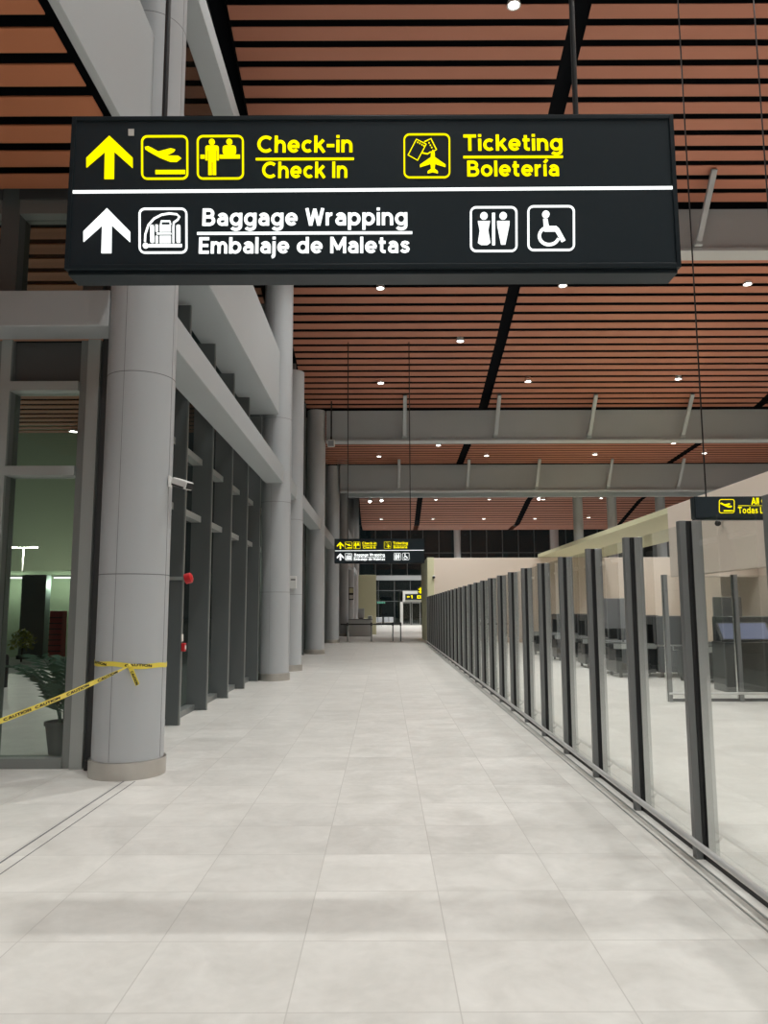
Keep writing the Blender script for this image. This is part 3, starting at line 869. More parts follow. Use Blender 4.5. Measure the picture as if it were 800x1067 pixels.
# ------------------------------------------------------------------ security lane furniture
def scanner(label, x, y, rz=0.0, s=1.0):
    t = thing('baggage_scanner', label, 'scanner', (x, y, 0), rz, 'black baggage scanners behind the glass')
    b = MB(); b.box(-0.55, 0.55, -0.5, 0.5, 0.12, 0.72); b.box(-0.40, 0.40, -1.5, -0.52, 0.1, 0.66); b.box(-0.40, 0.40, 0.52, 1.45, 0.1, 0.66)
    b.build('cabinet', 'equip_black', t, bevel=0.02)
    b = MB()
    for q in (-0.45, 0.45):
        for w_ in (-0.4, 0.4): b.lathe([(0.04, 0), (0.04, 0.12)], (q, w_, 0), 10)
    b.build('feet', 'steel_dark', t)
    b = MB(); b.box(-0.55, -0.36, -0.55, 0.55, 0.76, 1.42); b.box(0.36, 0.55, -0.55, 0.55, 0.76, 1.42); b.box(-0.36, 0.36, -0.55, 0.55, 1.22, 1.42)
    b.build('tunnel_housing', 'equip_grey', t, bevel=0.02)
    b = MB()
    for k in range(9): b.box(-0.355 + k * 0.079, -0.285 + k * 0.079, -0.535, -0.525, 0.78, 1.23)
    b.build('tunnel_curtain', 'belt_black', t)
    b = MB(); b.box(-0.42, 0.42, -1.55, 1.5, 0.68, 0.76); c = b.build('conveyor', 'belt_black', t, bevel=0.01)
    b = MB(); b.box(-0.46, -0.42, -1.56, 1.51, 0.66, 0.78); b.box(0.42, 0.46, -1.56, 1.51, 0.66, 0.78); b.build('side_rail', 'alu_light', c)
    b = MB()
    for q in (-1.4, 1.35):
        for w_ in (-0.38, 0.38): b.box(w_ - 0.03, w_ + 0.03, q - 0.03, q + 0.03, 0, 0.68)
    b.build('conveyor_legs', 'equip_black', t)
    b = MB(); b.box(-0.556, -0.55, -0.35, 0.35, 0.25, 0.6); b.build('front_panel', 'equip_grey', t)
    o = MB().box(-0.562, -0.5505, -0.46, -0.38, 0.40, 0.48).build('warning_sticker', 'tape', t); o['label'] = 'yellow warning sticker'
    return t
def desk(label, x, y, rz=0.0, screen=True, wd=1.5):
    t = thing('operator_desk', label, 'desk', (x, y, 0), rz, 'operator desks behind the glass')
    MB().box(-wd / 2, wd / 2, -0.4, 0.4, 0.72, 0.76).build('desk_top', 'equip_light', t, bevel=0.005)
    b = MB(); b.box(-wd / 2 + 0.02, -wd / 2 + 0.06, -0.38, 0.38, 0, 0.72); b.box(wd / 2 - 0.06, wd / 2 - 0.02, -0.38, 0.38, 0, 0.72); b.box(-wd / 2 + 0.06, wd / 2 - 0.06, -0.36, -0.33, 0.05, 0.72)
    b.build('desk_body', 'equip_black', t)
    if screen:
        tag_ = thing('monitor', 'monitor standing on the ' + label, 'monitor', (x, y, 0.76), rz, 'monitors on the operator desks')
        b = MB(); b.box(-0.28, 0.28, -0.02, 0.02, 0.14, 0.52); b.build('screen_housing', 'equip_black', tag_, bevel=0.008)
        MB().box(-0.26, 0.26, -0.024, -0.0205, 0.16, 0.50).build('screen', 'equip_grey', tag_)
        b = MB(); b.box(-0.03, 0.03, 0.02, 0.05, 0.0, 0.3); b.box(-0.12, 0.12, -0.06, 0.1, 0.0, 0.015); b.build('stand', 'equip_black', tag_)
    return t
for x_, y_, l in ((8.0, 17.1, 'nearest black baggage scanner, at the right edge behind the short cross fence'),
                  (6.9, 18.75, 'black baggage scanner seen through the first bay of the cross fence'),
                  (6.9, 21.6, 'black baggage scanner behind the nearest post of the long fence, third in the row'),
                  (6.8, 24.6, 'black baggage scanner, fourth in the row leading back along the glass fence'),
                  (6.7, 28.0, 'farthest black baggage scanner, before the beige partition wall')):
    scanner(l, x_, y_, PI / 2)
desk('dark desk between the second and third baggage scanners', 6.6, 20.3)
desk('dark desk between the third and fourth baggage scanners', 6.6, 23.0)
desk('dark desk between the fourth and farthest baggage scanners', 6.4, 26.3)
t = thing('control_console', 'black control console with a tilted bluish screen by the right edge', 'console', (7.05, 15.3, 0))
b = MB(); b.box(-0.5, 0.5, -0.3, 0.3, 0, 0.95); b.build('pedestal', 'equip_black', t, bevel=0.02)
M = Matrix.Translation((0, -0.05, 1.12)) @ Matrix.Rotation(math.radians(-35), 4, 'X')
b = MB(); b.box(-0.5, 0.5, -0.04, 0.02, -0.2, 0.22, M); sc = b.build('screen_hood', 'equip_grey', t, bevel=0.01)
b = MB(); b.box(-0.46, 0.46, -0.046, -0.0405, -0.17, 0.19, M); b.build('screen', 'screen_blue', sc)
for x_, y_, l in ((7.95, 17.95, 'grey upright screen panel behind the second post of the cross fence'), (5.75, 19.6, 'grey upright screen panel behind the first post of the cross fence')):
    t = thing('screen_panel', l, 'panel', (x_, y_, 0), 0, 'grey upright panels behind the glass')
    MB().box(-0.33, 0.33, -0.03, 0.03, 1.1, 1.86).build('board', 'equip_light', t, bevel=0.01)
    b = MB(); b.box(-0.28, -0.24, -0.02, 0.02, 0, 1.1); b.box(0.24, 0.28, -0.02, 0.02, 0, 1.1); b.box(-0.3, 0.3, -0.2, 0.2, 0, 0.02)
    b.build('stand', 'steel_dark', t)

# ------------------------------------------------------------------ belt barrier, counter, cream panel
SYB = 38.4
st = [at(361.6, 669, SYB).x, at(386.5, 669, SYB).x, at(408.8, 669, SYB).x, at(417, 669, SYB).x]
SL = ['leftmost of the four belt barrier posts, beside the fifth left column', 'second belt barrier post from the left, before the grey counter',
      'third belt barrier post from the left, holding the end of the belt', 'rightmost belt barrier post, standing without a belt']
for i, x_ in enumerate(st):
    t = thing('barrier_post', 'steel ' + SL[i], 'barrier post', (x_, SYB, 0), 0, 'belt barrier posts')
    MB().lathe([(0.17, 0), (0.17, 0.015), (0.05, 0.035), (0.03, 0.04)], seg=24).build('base', 'steel', t)
    MB().lathe([(0.032, 0.03), (0.032, 0.86)], seg=16).build('post', 'alu', t)
    MB().lathe([(0.045, 0.80), (0.045, 0.94), (0.03, 0.96), (0, 0.965)], seg=16).build('belt_head', 'equip_black', t)
b = MB()
xs = [st[0] - 0.4] + st[:3]
for a, c in zip(xs, xs[1:]):
    b.box(a + 0.045, c - 0.045, SYB - 0.004, SYB + 0.004, 0.84, 0.90)
o = b.build('barrier_belt', 'belt_black'); tag(o, 'black belt stretched between the barrier posts at waist height', 'belt', None, 'thing')

KY = 46.5
ka, kb = at(363, 660, KY).x, at(387, 660, KY).x
t = thing('service_counter', 'grey service counter behind the belt barrier posts on the left', 'counter', ((ka + kb) / 2, KY, 0))
kw = (kb - ka) / 2
MB().box(-kw, kw, 0, 0.9, 0, 0.98).build('body', 'counter', t, bevel=0.02)
MB().box(-kw - 0.03, kw + 0.03, -0.06, 0.96, 0.98, 1.04).build('worktop', 'equip_light', t, bevel=0.01)
MB().box(kw - 0.25, kw, 0.0, 0.9, 1.04, 1.22).build('raised_end', 'counter', t, bevel=0.02)
t = thing('info_terminal', 'small grey-green terminal standing on the service counter', 'terminal', (at(375.5, 640, KY).x, KY + 0.5, 1.041))
MB().box(-0.2, 0.2, -0.05, 0.05, 0.05, 0.62).build('screen_housing', 'counter', t, bevel=0.01)
MB().box(-0.14, 0.14, -0.1, 0.1, 0, 0.05).build('foot', 'equip_grey', t)
b = MB(); xa, xb = at(373, 630, 50).x, at(391.5, 630, 50).x
b.box(xa, xb, 50, 50.25, 0, at(380, 599, 50).z)
o = b.build('partition_panel', 'cream', bevel=0.01); tag(o, 'tall cream partition panel standing behind the grey service counter', 'partition', None, 'thing')
p = at(362, 625, 55.5)
t = thing('wall_sign', 'small lit wall sign on the far left columns above the service counter', 'sign', (p.x + 0.06, 55.8, p.z))
MB().box(0, 0.34, 0, 0.12, 0, 0.9).build('case', 'equip_black', t, bevel=0.01)
MB().box(0.03, 0.31, -0.006, -0.0005, 0.5, 0.86).build('upper_panel', 'cream', t)
MB().box(0.03, 0.31, -0.006, -0.0005, 0.08, 0.36).build('lower_panel', 'sticker', t)
MB().box(-0.4, 0, 0.04, 0.08, 0.4, 0.46).build('arm', 'steel_dark', t)

# waiting seats by the far glass
for i, (x_, l) in enumerate(((0.0, 'row of grey waiting seats by the far glass, left one'), (-0.0, ''))):
    if not l: continue
for i, (u, l) in enumerate(((393, 'left pair of grey waiting seats by the far glass'), (404.5, 'right pair of grey waiting seats by the far glass'))):
    x_ = at(u, 650, 74).x
    t = thing('waiting_bench', l, 'bench', (x_, 74, 0), 0, 'waiting benches by the far glass')
    for k in (-1, 1):
        M = Matrix.Translation((k * 0.23, 0, 0))
        MB().box(-0.21, 0.21, -0.25, 0.22, 0.40, 0.45, M).build('seat', 'seat', t, bevel=0.02)
        MB().box(-0.21, 0.21, 0, 0.04, 0, 0.42, M @ Matrix.Translation((0, 0.22, 0.46)) @ Matrix.Rotation(math.radians(-14), 4, 'X')).build('backrest', 'seat', t, bevel=0.015)
    b = MB(); b.box(-0.44, 0.44, -0.04, 0.04, 0.33, 0.40)
    for k in (-0.36, 0.36):
        b.bar((k, 0, 0.35), (k, -0.28, 0.03), 0.04); b.bar((k, 0, 0.35), (k, 0.28, 0.03), 0.04); b.box(k - 0.03, k + 0.03, -0.32, 0.32, 0, 0.03)
    b.build('frame', 'steel', t)

# ------------------------------------------------------------------ things on the near left
# security camera on the nearest column
p = at(176, 505, 7.9)
cam = thing('security_camera', 'white security camera on a bracket at the right side of the nearest column', 'camera', (CX + 0.341, 7.8, p.z + 0.02))
MB().box(0, 0.018, -0.05, 0.05, -0.06, 0.06).build('mount_plate', 'white_plastic', cam, bevel=0.006)
MB().tube([(0.015, 0, 0), (0.07, 0, 0.005), (0.10, -0.01, 0.0)], 0.018, 10).build('arm', 'white_plastic', cam)
M = Matrix.Translation((0.10, -0.02, -0.02)) @ Matrix.Scale(1.12, 4) @ Matrix.Rotation(math.radians(-28), 4, 'Z') @ Matrix.Rotation(math.radians(18), 4, 'Y')
MB().box(-0.045, 0.14, -0.05, 0.05, -0.03, 0.045, M).build('body', 'white_plastic', cam, bevel=0.012)
MB().box(0.141, 0.15, -0.04, 0.04, -0.022, 0.034, M).build('lens_window', 'black_plastic', cam)
b = MB(); b.box(-0.03, 0.12, -0.0515, -0.05, -0.028, -0.012, M); b.build('shade_stripe', 'black_plastic', cam)

FYY = 11.02
p = at(194, 602, FYY)
t = thing('alarm_sounder', 'red round alarm sounder on a grey arm beside the nearest column', 'alarm', (-2.80, FYY - 0.02, p.z))
b = MB(); b.bar((-0.4, 0, 0), (-0.02, 0, 0), 0.05, 0.05); b.build('arm', 'alu_light', t)
b = MB(); b.lathe([(0.05, -0.05), (0.075, -0.04), (0.075, 0.04), (0.05, 0.06), (0, 0.065)], seg=20)
bmesh.ops.rotate(b.bm, verts=b.bm.verts, cent=(0, 0, 0), matrix=Matrix.Rotation(math.radians(75), 3, 'Y'))
b.build('sounder', 'red', t)
p = at(190, 678, FYY)
t = thing('call_point', 'red fire alarm call point on the grey facade fin near the floor', 'alarm button', (-2.866, FYY, p.z))
MB().box(0, 0.05, -0.05, 0.05, 0, 0.115).build('box', 'red', t, bevel=0.008)
MB().box(0.05, 0.054, -0.03, 0.03, 0.03, 0.085).build('press_panel', 'white_plastic', t)
MB().box(-0.002, 0.006, -0.045, 0.045, 0.14, 0.24).build('notice_label', 'sticker', t)['label'] = 'white paper notice'
# access point box on the slim third column
p = at(302, 613, 20.4)
t = thing('access_box', 'small white wall box on the slim third column', 'box', (CX + 0.14, 20.355, p.z))
MB().box(-0.09, 0.09, 0, 0.08, 0, 0.33).build('case', 'white_plastic', t, bevel=0.012)
MB().box(-0.06, 0.06, -0.004, 0.0, 0.22, 0.25).build('status_slot', 'equip_grey', t)

# caution tape
zt = 1.07
tape = thing('caution_tape', 'yellow caution tape tied round the nearest column and stretched off to the left', 'tape', (CX, 7.86, zt))
def ribbon(b, pts, w, twist=None, tilt=0.0):
    n = len(pts)
    for i in range(n - 1):
        pass
    row = []
    for i, p in enumerate(pts):
        up = Vector((0, 0, 1)) if twist is None else twist[i]
        row.append((b.bm.verts.new(Vector(p) + up * w / 2), b.bm.verts.new(Vector(p) - up * w / 2)))
    for i in range(n - 1):
        b.bm.faces.new((row[i][0], row[i + 1][0], row[i + 1][1], row[i][1]))
    return b
rr = 0.348
def solid(b, th=0.0015):
    bmesh.ops.recalc_face_normals(b.bm, faces=b.bm.faces)
    bmesh.ops.solidify(b.bm, geom=b.bm.faces[:], thickness=th)
    return b
b = MB()
N = 64
ribbon(b, [(rr * math.cos(2 * PI * k / N), rr * math.sin(2 * PI * k / N), 0.02 * math.sin(2 * PI * k / N - 1.9) + 0.008 * math.sin(9 * PI * k / N)) for k in range(N + 1)], 0.046)
solid(b).build('column_wrap', 'tape', tape)
kn = Vector((0.10, -rr - 0.006, 0.0))                    # knot on the front of the column
end = Vector((-2.98 - CX, 5.75 - 7.86, 0.735 - zt))
end2 = Vector((-3.55 - CX, 4.2 - 7.86, 0.45 - zt))
end3 = Vector((-4.2 - CX, 2.4 - 7.86, 0.035 - zt))
def tape_pt(s):
    if s < 1: return kn.lerp(end, s) + Vector((0, 0, -0.02 * math.sin(PI * s)))
    if s < 2: return end.lerp(end2, s - 1)
    return end2.lerp(end3, s - 2)
S = [k / 20 for k in range(0, 61)]
pts = [tape_pt(s) for s in S]
tw = []
for s in S:
    a = 0.55 + 0.25 * math.sin(s * 2.3)
    wv = max(0.25, min(1.0, s * 2.5 + 0.25))
    tw.append(Vector((0, -math.sin(a) * 0.7, math.cos(a))).normalized() * wv)
b = MB(); ribbon(b, pts, 0.050, tw); solid(b).build('stretched_run', 'tape', tape)
b = MB(); ribbon(b, [kn + Vector((0.0, -0.004, 0.0)), kn + Vector((0.02, -0.012, -0.03)), kn + Vector((0.06, -0.012, -0.12)), kn + Vector((0.085, -0.004, -0.18))], 0.042,
       [Vector((0.9, 0, 0.5))] * 4); solid(b).build('loose_tail', 'tape', tape)
b = MB(); b.sphere(kn + Vector((0, -0.004, 0)), 0.02, 10); b.build('knot', 'tape', tape)
# lettering on the tape
for a in (-2.35, -1.05):
    o = text_mesh('CAUTION', 'lettering', 'tape_ink', tape, -0.13, 0.13, -0.011, 0.012, 0, 0.0006, 0.24)[0]
    for v in o.data.vertices:
        th = a + v.co.x / rr
        r2 = rr + 0.0012 - v.co.y
        k = th / (2 * PI) * N
        v.co = Vector((r2 * math.cos(th), r2 * math.sin(th), v.co.z + 0.02 * math.sin(th - 1.9) + 0.008 * math.sin(4.5 * th)))
for s0 in (0.18, 0.40, 0.60, 0.78, 0.96, 1.2):
    o = text_mesh('CAUTION', 'lettering', 'tape_ink', tape, -0.16, 0.16, -0.012, 0.013, 0, 0.0006, 0.24)[0]
    A, B2 = tape_pt(s0 + 0.08), tape_pt(s0 - 0.08)
    X = (B2 - A).normalized()
    a = 0.55 + 0.25 * math.sin(s0 * 2.3)
    Z = Vector((0, -math.sin(a) * 0.7, math.cos(a))).normalized()
    Yn = Z.cross(X).normalized()
    if Yn.y < 0: Yn = -Yn
    mid = tape_pt(s0)
    for v in o.data.vertices:
        v.co = mid + X * v.co.x * 0.9 + Z * v.co.z + Yn * (v.co.y - 0.0022)

o = text_mesh('CAUTION', 'lettering', 'tape_ink', tape, -0.07, 0.07, -0.011, 0.011, 0, 0.0006, 0.24)[0]
A, B2 = kn + Vector((0.02, -0.012, -0.03)), kn + Vector((0.085, -0.008, -0.18))
X = (B2 - A).normalized(); Z = Vector((0.9, 0, 0.5)).normalized(); Z = (Z - X * Z.dot(X)).normalized(); Yn = Vector((0, 1, 0))
for v in o.data.vertices:
    v.co = A.lerp(B2, 0.55) + X * v.co.x + Z * v.co.z + Yn * (v.co.y - 0.006)

# ------------------------------------------------------------------ ceiling-hung fixtures
p = at(346, 468, 28.0)
t = thing('hung_speaker', 'white box speaker hanging on a black rod by the fourth left column', 'speaker', (p.x, 27.6, p.z))
MB().box(-0.13, 0.13, -0.12, 0.12, 0, 0.28, Matrix.Rotation(math.radians(14), 4, 'X')).build('housing', 'white_plastic', t, bevel=0.03)
MB().box(-0.1, 0.1, -0.126, -0.121, 0.04, 0.24, Matrix.Rotation(math.radians(14), 4, 'X')).build('grille', 'equip_light', t)
MB().tube([(0, 0, 0.25), (0, 0, zc(27.6) - p.z + 0.05)], 0.025, 8).build('hanging_rod', 'black_plastic', t)
MB().box(-0.03, 0.03, -0.03, 0.03, 0.26, 0.40).build('bracket', 'black_plastic', t)

def spot(u, v, Y, label):
    p = at(u, v, Y)
    t = thing('spotlight', label, 'spotlight', tuple(p), 0, 'small spotlights under the third roof girder')
    b = MB(); b.lathe([(0.07, -0.12), (0.10, 0.0), (0.06, 0.12), (0.03, 0.15)], seg=16)
    bmesh.ops.rotate(b.bm, verts=b.bm.verts, cent=(0, 0, 0), matrix=Matrix.Rotation(math.radians(-40), 3, 'X')); b.build('housing', 'white_plastic', t)
    b = MB(); b.lathe([(0.0, -0.125), (0.068, -0.122), (0.068, -0.118)], seg=16)
    bmesh.ops.rotate(b.bm, verts=b.bm.verts, cent=(0, 0, 0), matrix=Matrix.Rotation(math.radians(-40), 3, 'X')); b.build('lens', 'lamp_lens', t)
    MB().tube([(0, 0.05, 0.08), (0, 0.05, zc(Y) - p.z + 0.02)], 0.015, 8).build('stem', 'steel_dark', t)
spot(397.5, 520, 38.6, 'white spotlight left of the smaller sign wire, under the third roof girder')
spot(385.5, 521, 38.6, 'small spotlight just left of the brighter white one under the third girder')
spot(632, 513, 38.9, 'small spotlight under the third girder, above the beige wall, toward the right')
spot(561, 519, 38.6, 'small spotlight beneath the middle of the third roof girder')

# dome camera on the partition wall end, and one under the gates sign
for (u, v, Y, l) in ((451.5, 601, 37.1, 'small dark dome camera on the beige wall near its left corner'),):
    p = at(u, v, Y)
    t = thing('dome_camera', l, 'camera', (p.x, 37.1, p.z))
    MB().box(-0.06, 0.06, -0.14, 0.0, 0.0, 0.05).build('bracket', 'white_plastic', t, bevel=0.01)
    MB().sphere((0, -0.1, -0.04), 0.07, 14).build('dome', 'black_plastic', t)
p = at(751.5, 545, 16.6)
t = thing('dome_camera', 'small dark dome camera on the beige bulkhead just under the gates sign', 'camera', (7.40, 16.7, p.z))
MB().box(-0.12, 0.0, -0.05, 0.05, 0.02, 0.07).build('bracket', 'white_plastic', t, bevel=0.01)
MB().sphere((-0.1, 0, -0.02), 0.065, 14).build('dome', 'black_plastic', t)

# downlights
LAMP_W = 1120.0
proto = None
def downlight(X, Y, label=None, z=None, power=None):
    global proto
    Z = zc(Y) if z is None else z
    if proto is None:
        t = thing('downlight', 'x', 'downlight', (0, 0, 0), 0, 'round downlights in the slatted ceiling')
        MB().lathe([(0.075, 0.0), (0.095, -0.02), (0.10, -0.05), (0.13, -0.055), (0.13, -0.04), (0.11, 0.03), (0.09, 0.12)], seg=24).build('trim_ring', 'white_plastic', t)
        MB().lathe([(0.0, -0.03), (0.093, -0.03), (0.093, -0.024), (0.0, -0.024)], seg=24).build('lens', 'lamp_lens', t)
        proto = t; c = t
    else:
        c = copy_tree(proto)
        for ch in list(c.children):
            if ch.type == 'LIGHT': bpy.data.objects.remove(ch)
    c.location = (X, Y, Z)
    if label: c['label'] = label
    lamp('downlight_lamp', 'SPOT', (X, Y, Z - 0.09), LAMP_W if power is None else power, (0.985, 1.0, 0.975), None, 0.12, 108, 0.85)
    return c

def on_ceiling(u, v):
    lo, hi = 3.0, 79.0
    x = (u - 400) / F; y = (533.5 - v) / F
    dy = CP - y * SP; dz = SP + y * CP
    Y = 5.0
    while Y < 79:
        if H + dz * (Y / dy) >= zc(Y) - 0.04: break
        Y += 0.02
    return x * Y / dy, Y
vis = [
 (537, 5, 'bright round downlight at the very top of the view, above the big sign'),
 (397, 300, 'round downlight just below the big sign, leftmost of the three there'),
 (587, 298, 'round downlight just below the big sign, middle of the three there'),
 (779.5, 297, 'round downlight just below the big sign, rightmost of the three there'),
 (480, 355.5, 'lone round downlight midway between the big sign and the second girder'),
 (397, 399, 'round downlight just above the second girder, leftmost in its row'),
 (550.5, 398, 'round downlight just above the second girder, middle of its row'),
 (707, 396, 'round downlight just above the second girder, rightmost in its row'),
 (457, 464.3, 'round downlight just under the second girder, left one of that row'),
 (702, 463, 'round downlight just under the second girder, right one of that row'),
 (395, 475.5, 'round downlight just above the third girder, leftmost in its row'),
 (507, 475.3, 'round downlight just above the third girder, second in its row'),
 (620, 474.3, 'round downlight just above the third girder, third in its row'),
 (734, 473.6, 'round downlight just above the third girder, rightmost in its row'),
 (454, 521, 'round downlight just below the third girder, leftmost in its row'),
 (509.6, 521, 'round downlight just below the third girder, second in its row'),
 (566, 521, 'round downlight just below the third girder, third in its row'),
 (626, 520, 'round downlight just below the third girder, rightmost in its row'),
 (397, 541, 'round downlight in the farthest slats, leftmost in its row'),
 (451, 541, 'round downlight in the farthest slats, second in its row'),
 (504, 541, 'round downlight in the farthest slats, third in its row'),
 (557, 541, 'round downlight in the farthest slats, fourth in its row'),
 (613, 540, 'round downlight in the farthest slats, rightmost in its row'),
]
for u, v, l in vis:
    X, Y = on_ceiling(u, v)
    downlight(X, Y, l, power=(LAMP_W if Y < 38 else 480) * ((0.25 if Y < 38 else 1.5) if X < 1 and Y > 19 else 1.0))
hid = 'round downlight in the slatted ceiling outside the view'
for Y, xs in ((-4, (0, 6, 12, 19)), (0.5, (0, 5.1, 10.5, 17)), (5, (0, 5.1, 10.5, 17)), (9.5, (-0.6, 5.1, 10.5, 17)), (16.3, (0, 6.0, 11, 17)),
              (23.8, (14, 20)), (60, (0, 6, 12, 20)), (70, (0, 6, 12, 20)), (33, (18.5, 23)), (75.5, (0.5, 3.5, 9))):  # last row is unseen, added to brighten the far doorway
    for X in xs: downlight(X, Y, hid, power=2100 if Y > 55 else None)
for Y in (1.5, 5.5):
    downlight(-5.5, Y, 'round downlight in the low slatted ceiling at left, outside the view', 6.16, 300)
for Y, xo in ((10.5, -6.2), (15.5, -7.4), (19.5, -8.05)):
    c = downlight(xo, Y, 'round downlight in the outdoor soffit, %s' % ('nearest the glass' if Y < 12 else 'middle one' if Y < 17 else 'farthest from the glass'), 6.25, 420)
for (X, Y) in ((8.6, 10), (8.6, 15.5), (8.6, 18.5)):  # unseen lamps added to brighten the walls and floor behind the glass
    downlight(X, Y, 'added unseen downlight under the beige security ceiling', 4.06, 220)

# ------------------------------------------------------------------ outdoors behind the entrance glass
t = thing('potted_plant', 'potted leafy plant standing outside the entrance glass, beside the nearest column', 'plant', (-3.60, 8.85, 0))
MB().lathe([(0.13, 0), (0.15, 0.02), (0.195, 0.33), (0.21, 0.33), (0.21, 0.37), (0.185, 0.37), (0.18, 0.33)], seg=28).build('pot', 'pot', t)
MB().lathe([(0.178, 0.30), (0.18, 0.33), (0.0, 0.335)], seg=24).build('soil', 'soil', t)
b = MB()
rnd = random.Random(3)
st_ = MB()
for k in range(15):
    a = k * 2.399 + rnd.uniform(-0.3, 0.3)
    lean = rnd.uniform(0.15, 0.5); hgt = rnd.uniform(0.55, 0.98)
    P = []
    for i in range(9):
        s = i / 8
        r = lean * s ** 1.6
        P.append(Vector((0.05 * math.cos(a) + r * math.cos(a), 0.05 * math.sin(a) + r * math.sin(a), 0.33 + hgt * (s - 0.22 * s ** 3))))
    st_.tube(P, [0.008 * (1 - 0.7 * i / 8) for i in range(9)], 5)
    for i in range(2, 9):
        for sd in (-1, 1):
            for half in (0, 0.5):
                if i == 8 and half: continue
                p0 = P[i] if not half else P[i].lerp(P[i + 1], half)
                dr = (P[min(i + 1, 8)] - P[i - 1]).normalized()
                side = dr.cross(Vector((0, 0, 1))).normalized() * sd
                Lf = rnd.uniform(0.17, 0.28)
                tip = p0 + (side * 0.8 + dr * 0.6 + Vector((0, 0, -0.25))) * Lf
                mid = p0.lerp(tip, 0.5) + Vector((0, 0, 0.012))
                n = dr * 0.023
                b.bm.faces.new([b.bm.verts.new(q) for q in (p0, mid + n, tip, mid - n)])
st_.build('stems', 'leaf', t); b.build('foliage', 'leaf', t)

o = MB().lathe([(0.10, 0), (0.10, 0.62), (0.08, 0.68), (0, 0.69)], (0, 0, 0), 20).build('bollard', 'equip_black', loc=(-8.05, 16.5, 0)); tag(o, 'short black bollard on the pavement seen through the entrance glass', 'bollard', None, 'thing')
def street_lamp(x, y, h, label, w_):
    t = thing('street_lamp', label, 'street lamp', (x, y, -0.03), 0, 'street lamps outside')
    MB().tube([(0, 0, 0), (0, 0, h)], [0.10, 0.06], 12).build('pole', 'alu_light', t)
    b = MB(); b.bar((-0.9, 0, h), (0.9, 0, h), 0.06); b.build('arm', 'alu_light', t)
    for s in (-1, 1):
        hd = MB().box(s * 0.95 - 0.35, s * 0.95 + 0.35, -0.15, 0.15, h - 0.02, h + 0.10).build('lamp_head', 'alu', t)
        MB().box(s * 0.95 - 0.3, s * 0.95 + 0.3, -0.165, -0.15, h - 0.06, h + 0.06).build('lens', 'street_lens', hd)
    lamp('street_lamp_light', 'POINT', (x, y - 0.5, h - 0.3), w_ * 0.4, (1, 0.95, 0.8), None, 0.3)
street_lamp(at(20.5, 640, 64).x, 64, 6.85, 'tall twin-headed street lamp seen through the entrance glass', 5000)
street_lamp(at(33.5, 640, 80).x, 80, 4.2, 'distant smaller street lamp seen through the entrance glass', 3000)
b = MB(); b.box(-17, -8.4, 27.6, 28.0, -0.03, 2.85); b.box(-17.2, -8.2, 27.4, 28.2, 2.85, 3.0)
o = b.build('lit_kiosk_wall', 'green_wall', bevel=0.01); tag(o, 'low green-lit outdoor wall seen through the entrance glass', 'wall', None, 'thing')
for k, x_ in enumerate((-14.6, -13.0, -11.4)):
    t = thing('wall_light', f'tube light on the green outdoor wall, {ORD[k]} from the left', 'wall light', (x_, 27.35, 2.72), 0, 'tube lights on the outdoor wall')
    MB().box(-0.35, 0.35, 0.0, 0.05, 0, 0.08).build('fitting', 'alu', t)
    MB().box(-0.32, 0.32, -0.04, 0.0, 0.01, 0.06).build('tube', 'tube_lens', t)
    lamp('wall_light_lamp', 'POINT', (x_, 26.7, 2.5), 34, (0.9, 1.0, 0.82), None, 0.15)
b = MB(); b.box(-75, -27, 86, 94, -0.03, 25); o = b.build('haze_backdrop', 'green_wall', bevel=0.02)  # added block standing in for the green haze reflected in the glass
tag(o, 'large dim greenish building added outdoors for the green haze reflected in the entrance glass', 'backdrop', None, 'thing')
lamp('backdrop_fill', 'POINT', (-44, 70, 8), 1100, (0.88, 1.0, 0.92), None, 0.4)  # unseen lamp added only to brighten the green block
t = thing('dark_pillar', 'dark square outdoor pillar in front of the green wall', 'pillar', (-12.0, 26.6, -0.03))
MB().box(-0.42, 0.42, -0.2, 0.2, 0, 2.85).build('shaft', 'pillar_grey', t, bevel=0.01); MB().box(-0.46, 0.46, -0.24, 0.24, 0, 0.12).build('plinth', 'equip_black', t)
t = thing('vending_box', 'dark red banded box standing outdoors beside the dark pillar', 'box', (at(60, 650, 25.6).x, 25.6, -0.03))
MB().box(-0.21, 0.21, -0.2, 0.2, 0.1, 1.62).build('body', 'red_box', t, bevel=0.02)
b = MB()
for k in range(7): b.box(-0.212, 0.212, -0.206, -0.2, 0.3 + k * 0.18, 0.33 + k * 0.18)
b.build('bands', 'equip_grey', t); MB().box(-0.18, 0.18, -0.17, 0.17, 0, 0.1).build('base', 'equip_black', t)

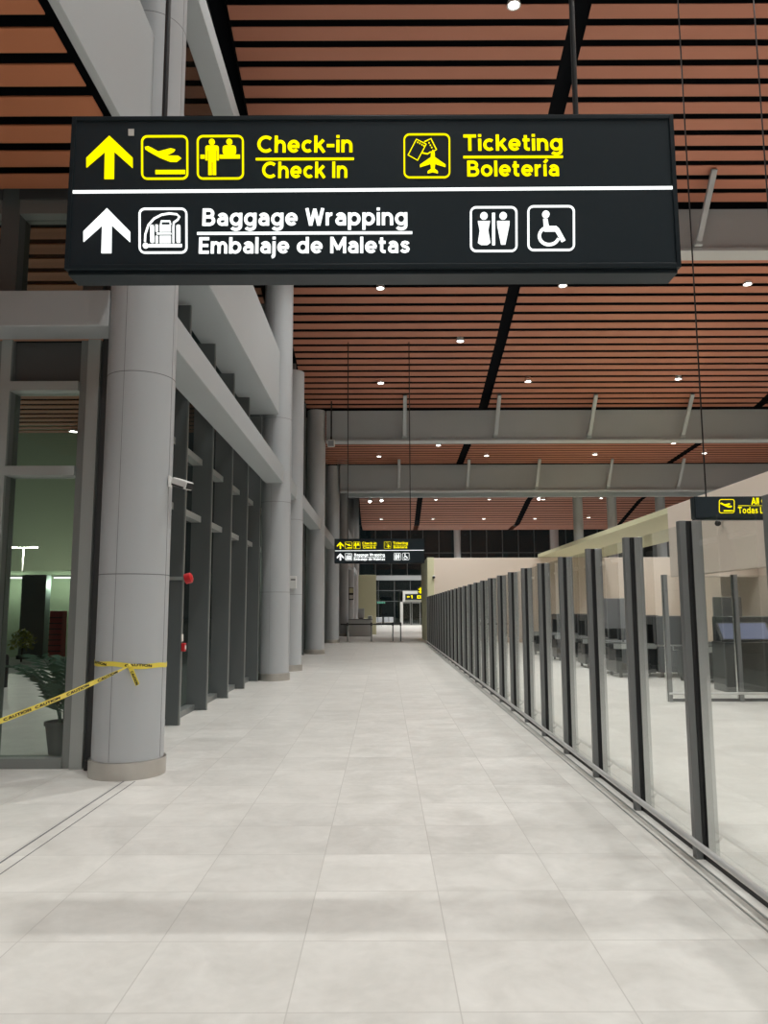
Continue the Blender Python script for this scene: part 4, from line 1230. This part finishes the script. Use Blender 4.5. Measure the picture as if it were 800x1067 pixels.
t = thing('shrub', 'yellow-green shrub outdoors before the green-lit wall', 'shrub', (at(23, 660, 25).x, 25, -0.03))
b = MB(); rnd = random.Random(9)
for k in range(260):
    a, e_ = rnd.uniform(0, 2 * PI), rnd.uniform(-0.6, 1.5)
    rad = rnd.uniform(0.2, 0.42)
    c_ = Vector((rad * math.cos(a) * math.cos(e_), rad * math.sin(a) * math.cos(e_), 0.62 + rad * math.sin(e_)))
    d1 = Vector((rnd.uniform(-1, 1), rnd.uniform(-1, 1), rnd.uniform(-1, 1))).normalized(); d2 = d1.cross(Vector((rnd.uniform(-1, 1), 0.3, rnd.uniform(-1, 1)))).normalized()
    b.quad(c_ - d1 * 0.08, c_ + d2 * 0.03, c_ + d1 * 0.08, c_ - d2 * 0.03)
b.build('foliage', 'shrub_leaf', t)
MB().tube([(0, 0, 0), (0.02, 0, 0.5)], 0.03, 8).build('stem', 'soil', t)

# small lit planting sign beyond the far glass
t = thing('outdoor_light_sign', 'green lit strip sign outdoors beyond the far glass', 'sign', (at(397, 624, 92).x, 92, 2.2))
MB().box(-0.6, 0.6, 0, 0.1, 0, 0.6).build('panel', 'equip_black', t)
b = MB()
for k in range(5): b.box(-0.5 + k * 0.2, -0.38 + k * 0.2, -0.01, -0.001, 0.1, 0.3 + 0.12 * (k % 2))
b.build('lit_shapes', 'far_green', t); MB().box(-0.05, 0.05, 0.02, 0.08, -2.23, 0).build('post', 'equip_black', t)

# ------------------------------------------------------------------ world, camera, view
W = bpy.data.worlds.new('night'); bpy.context.scene.world = W
W.use_nodes = True
W.node_tree.nodes['Background'].inputs[0].default_value = (0.10, 0.14, 0.16, 1)
W.node_tree.nodes['Background'].inputs[1].default_value = 0.06

cd = bpy.data.cameras.new('camera'); co = bpy.data.objects.new('camera', cd); C.objects.link(co)
cd.sensor_fit = 'HORIZONTAL'; cd.sensor_width = 36; cd.lens = 36.0; cd.clip_end = 400
co.matrix_world = Matrix.Translation((0, 0, H)) @ Matrix.Rotation(PI / 2 + PITCH, 4, 'X') @ Matrix.Rotation(math.radians(-0.2), 4, 'Z')
sc = bpy.context.scene
sc.camera = co
sc.view_settings.view_transform = 'Standard'; sc.view_settings.look = 'None'
sc.view_settings.gamma = 1; sc.view_settings.use_curve_mapping = False
sc.view_settings.exposure = 0.0
sc.cycles.use_denoising = True
sc.cycles.max_bounces = 10; sc.cycles.diffuse_bounces = 5; sc.cycles.glossy_bounces = 5; sc.cycles.transparent_max_bounces = 48
sc.cycles.sample_clamp_indirect = 6
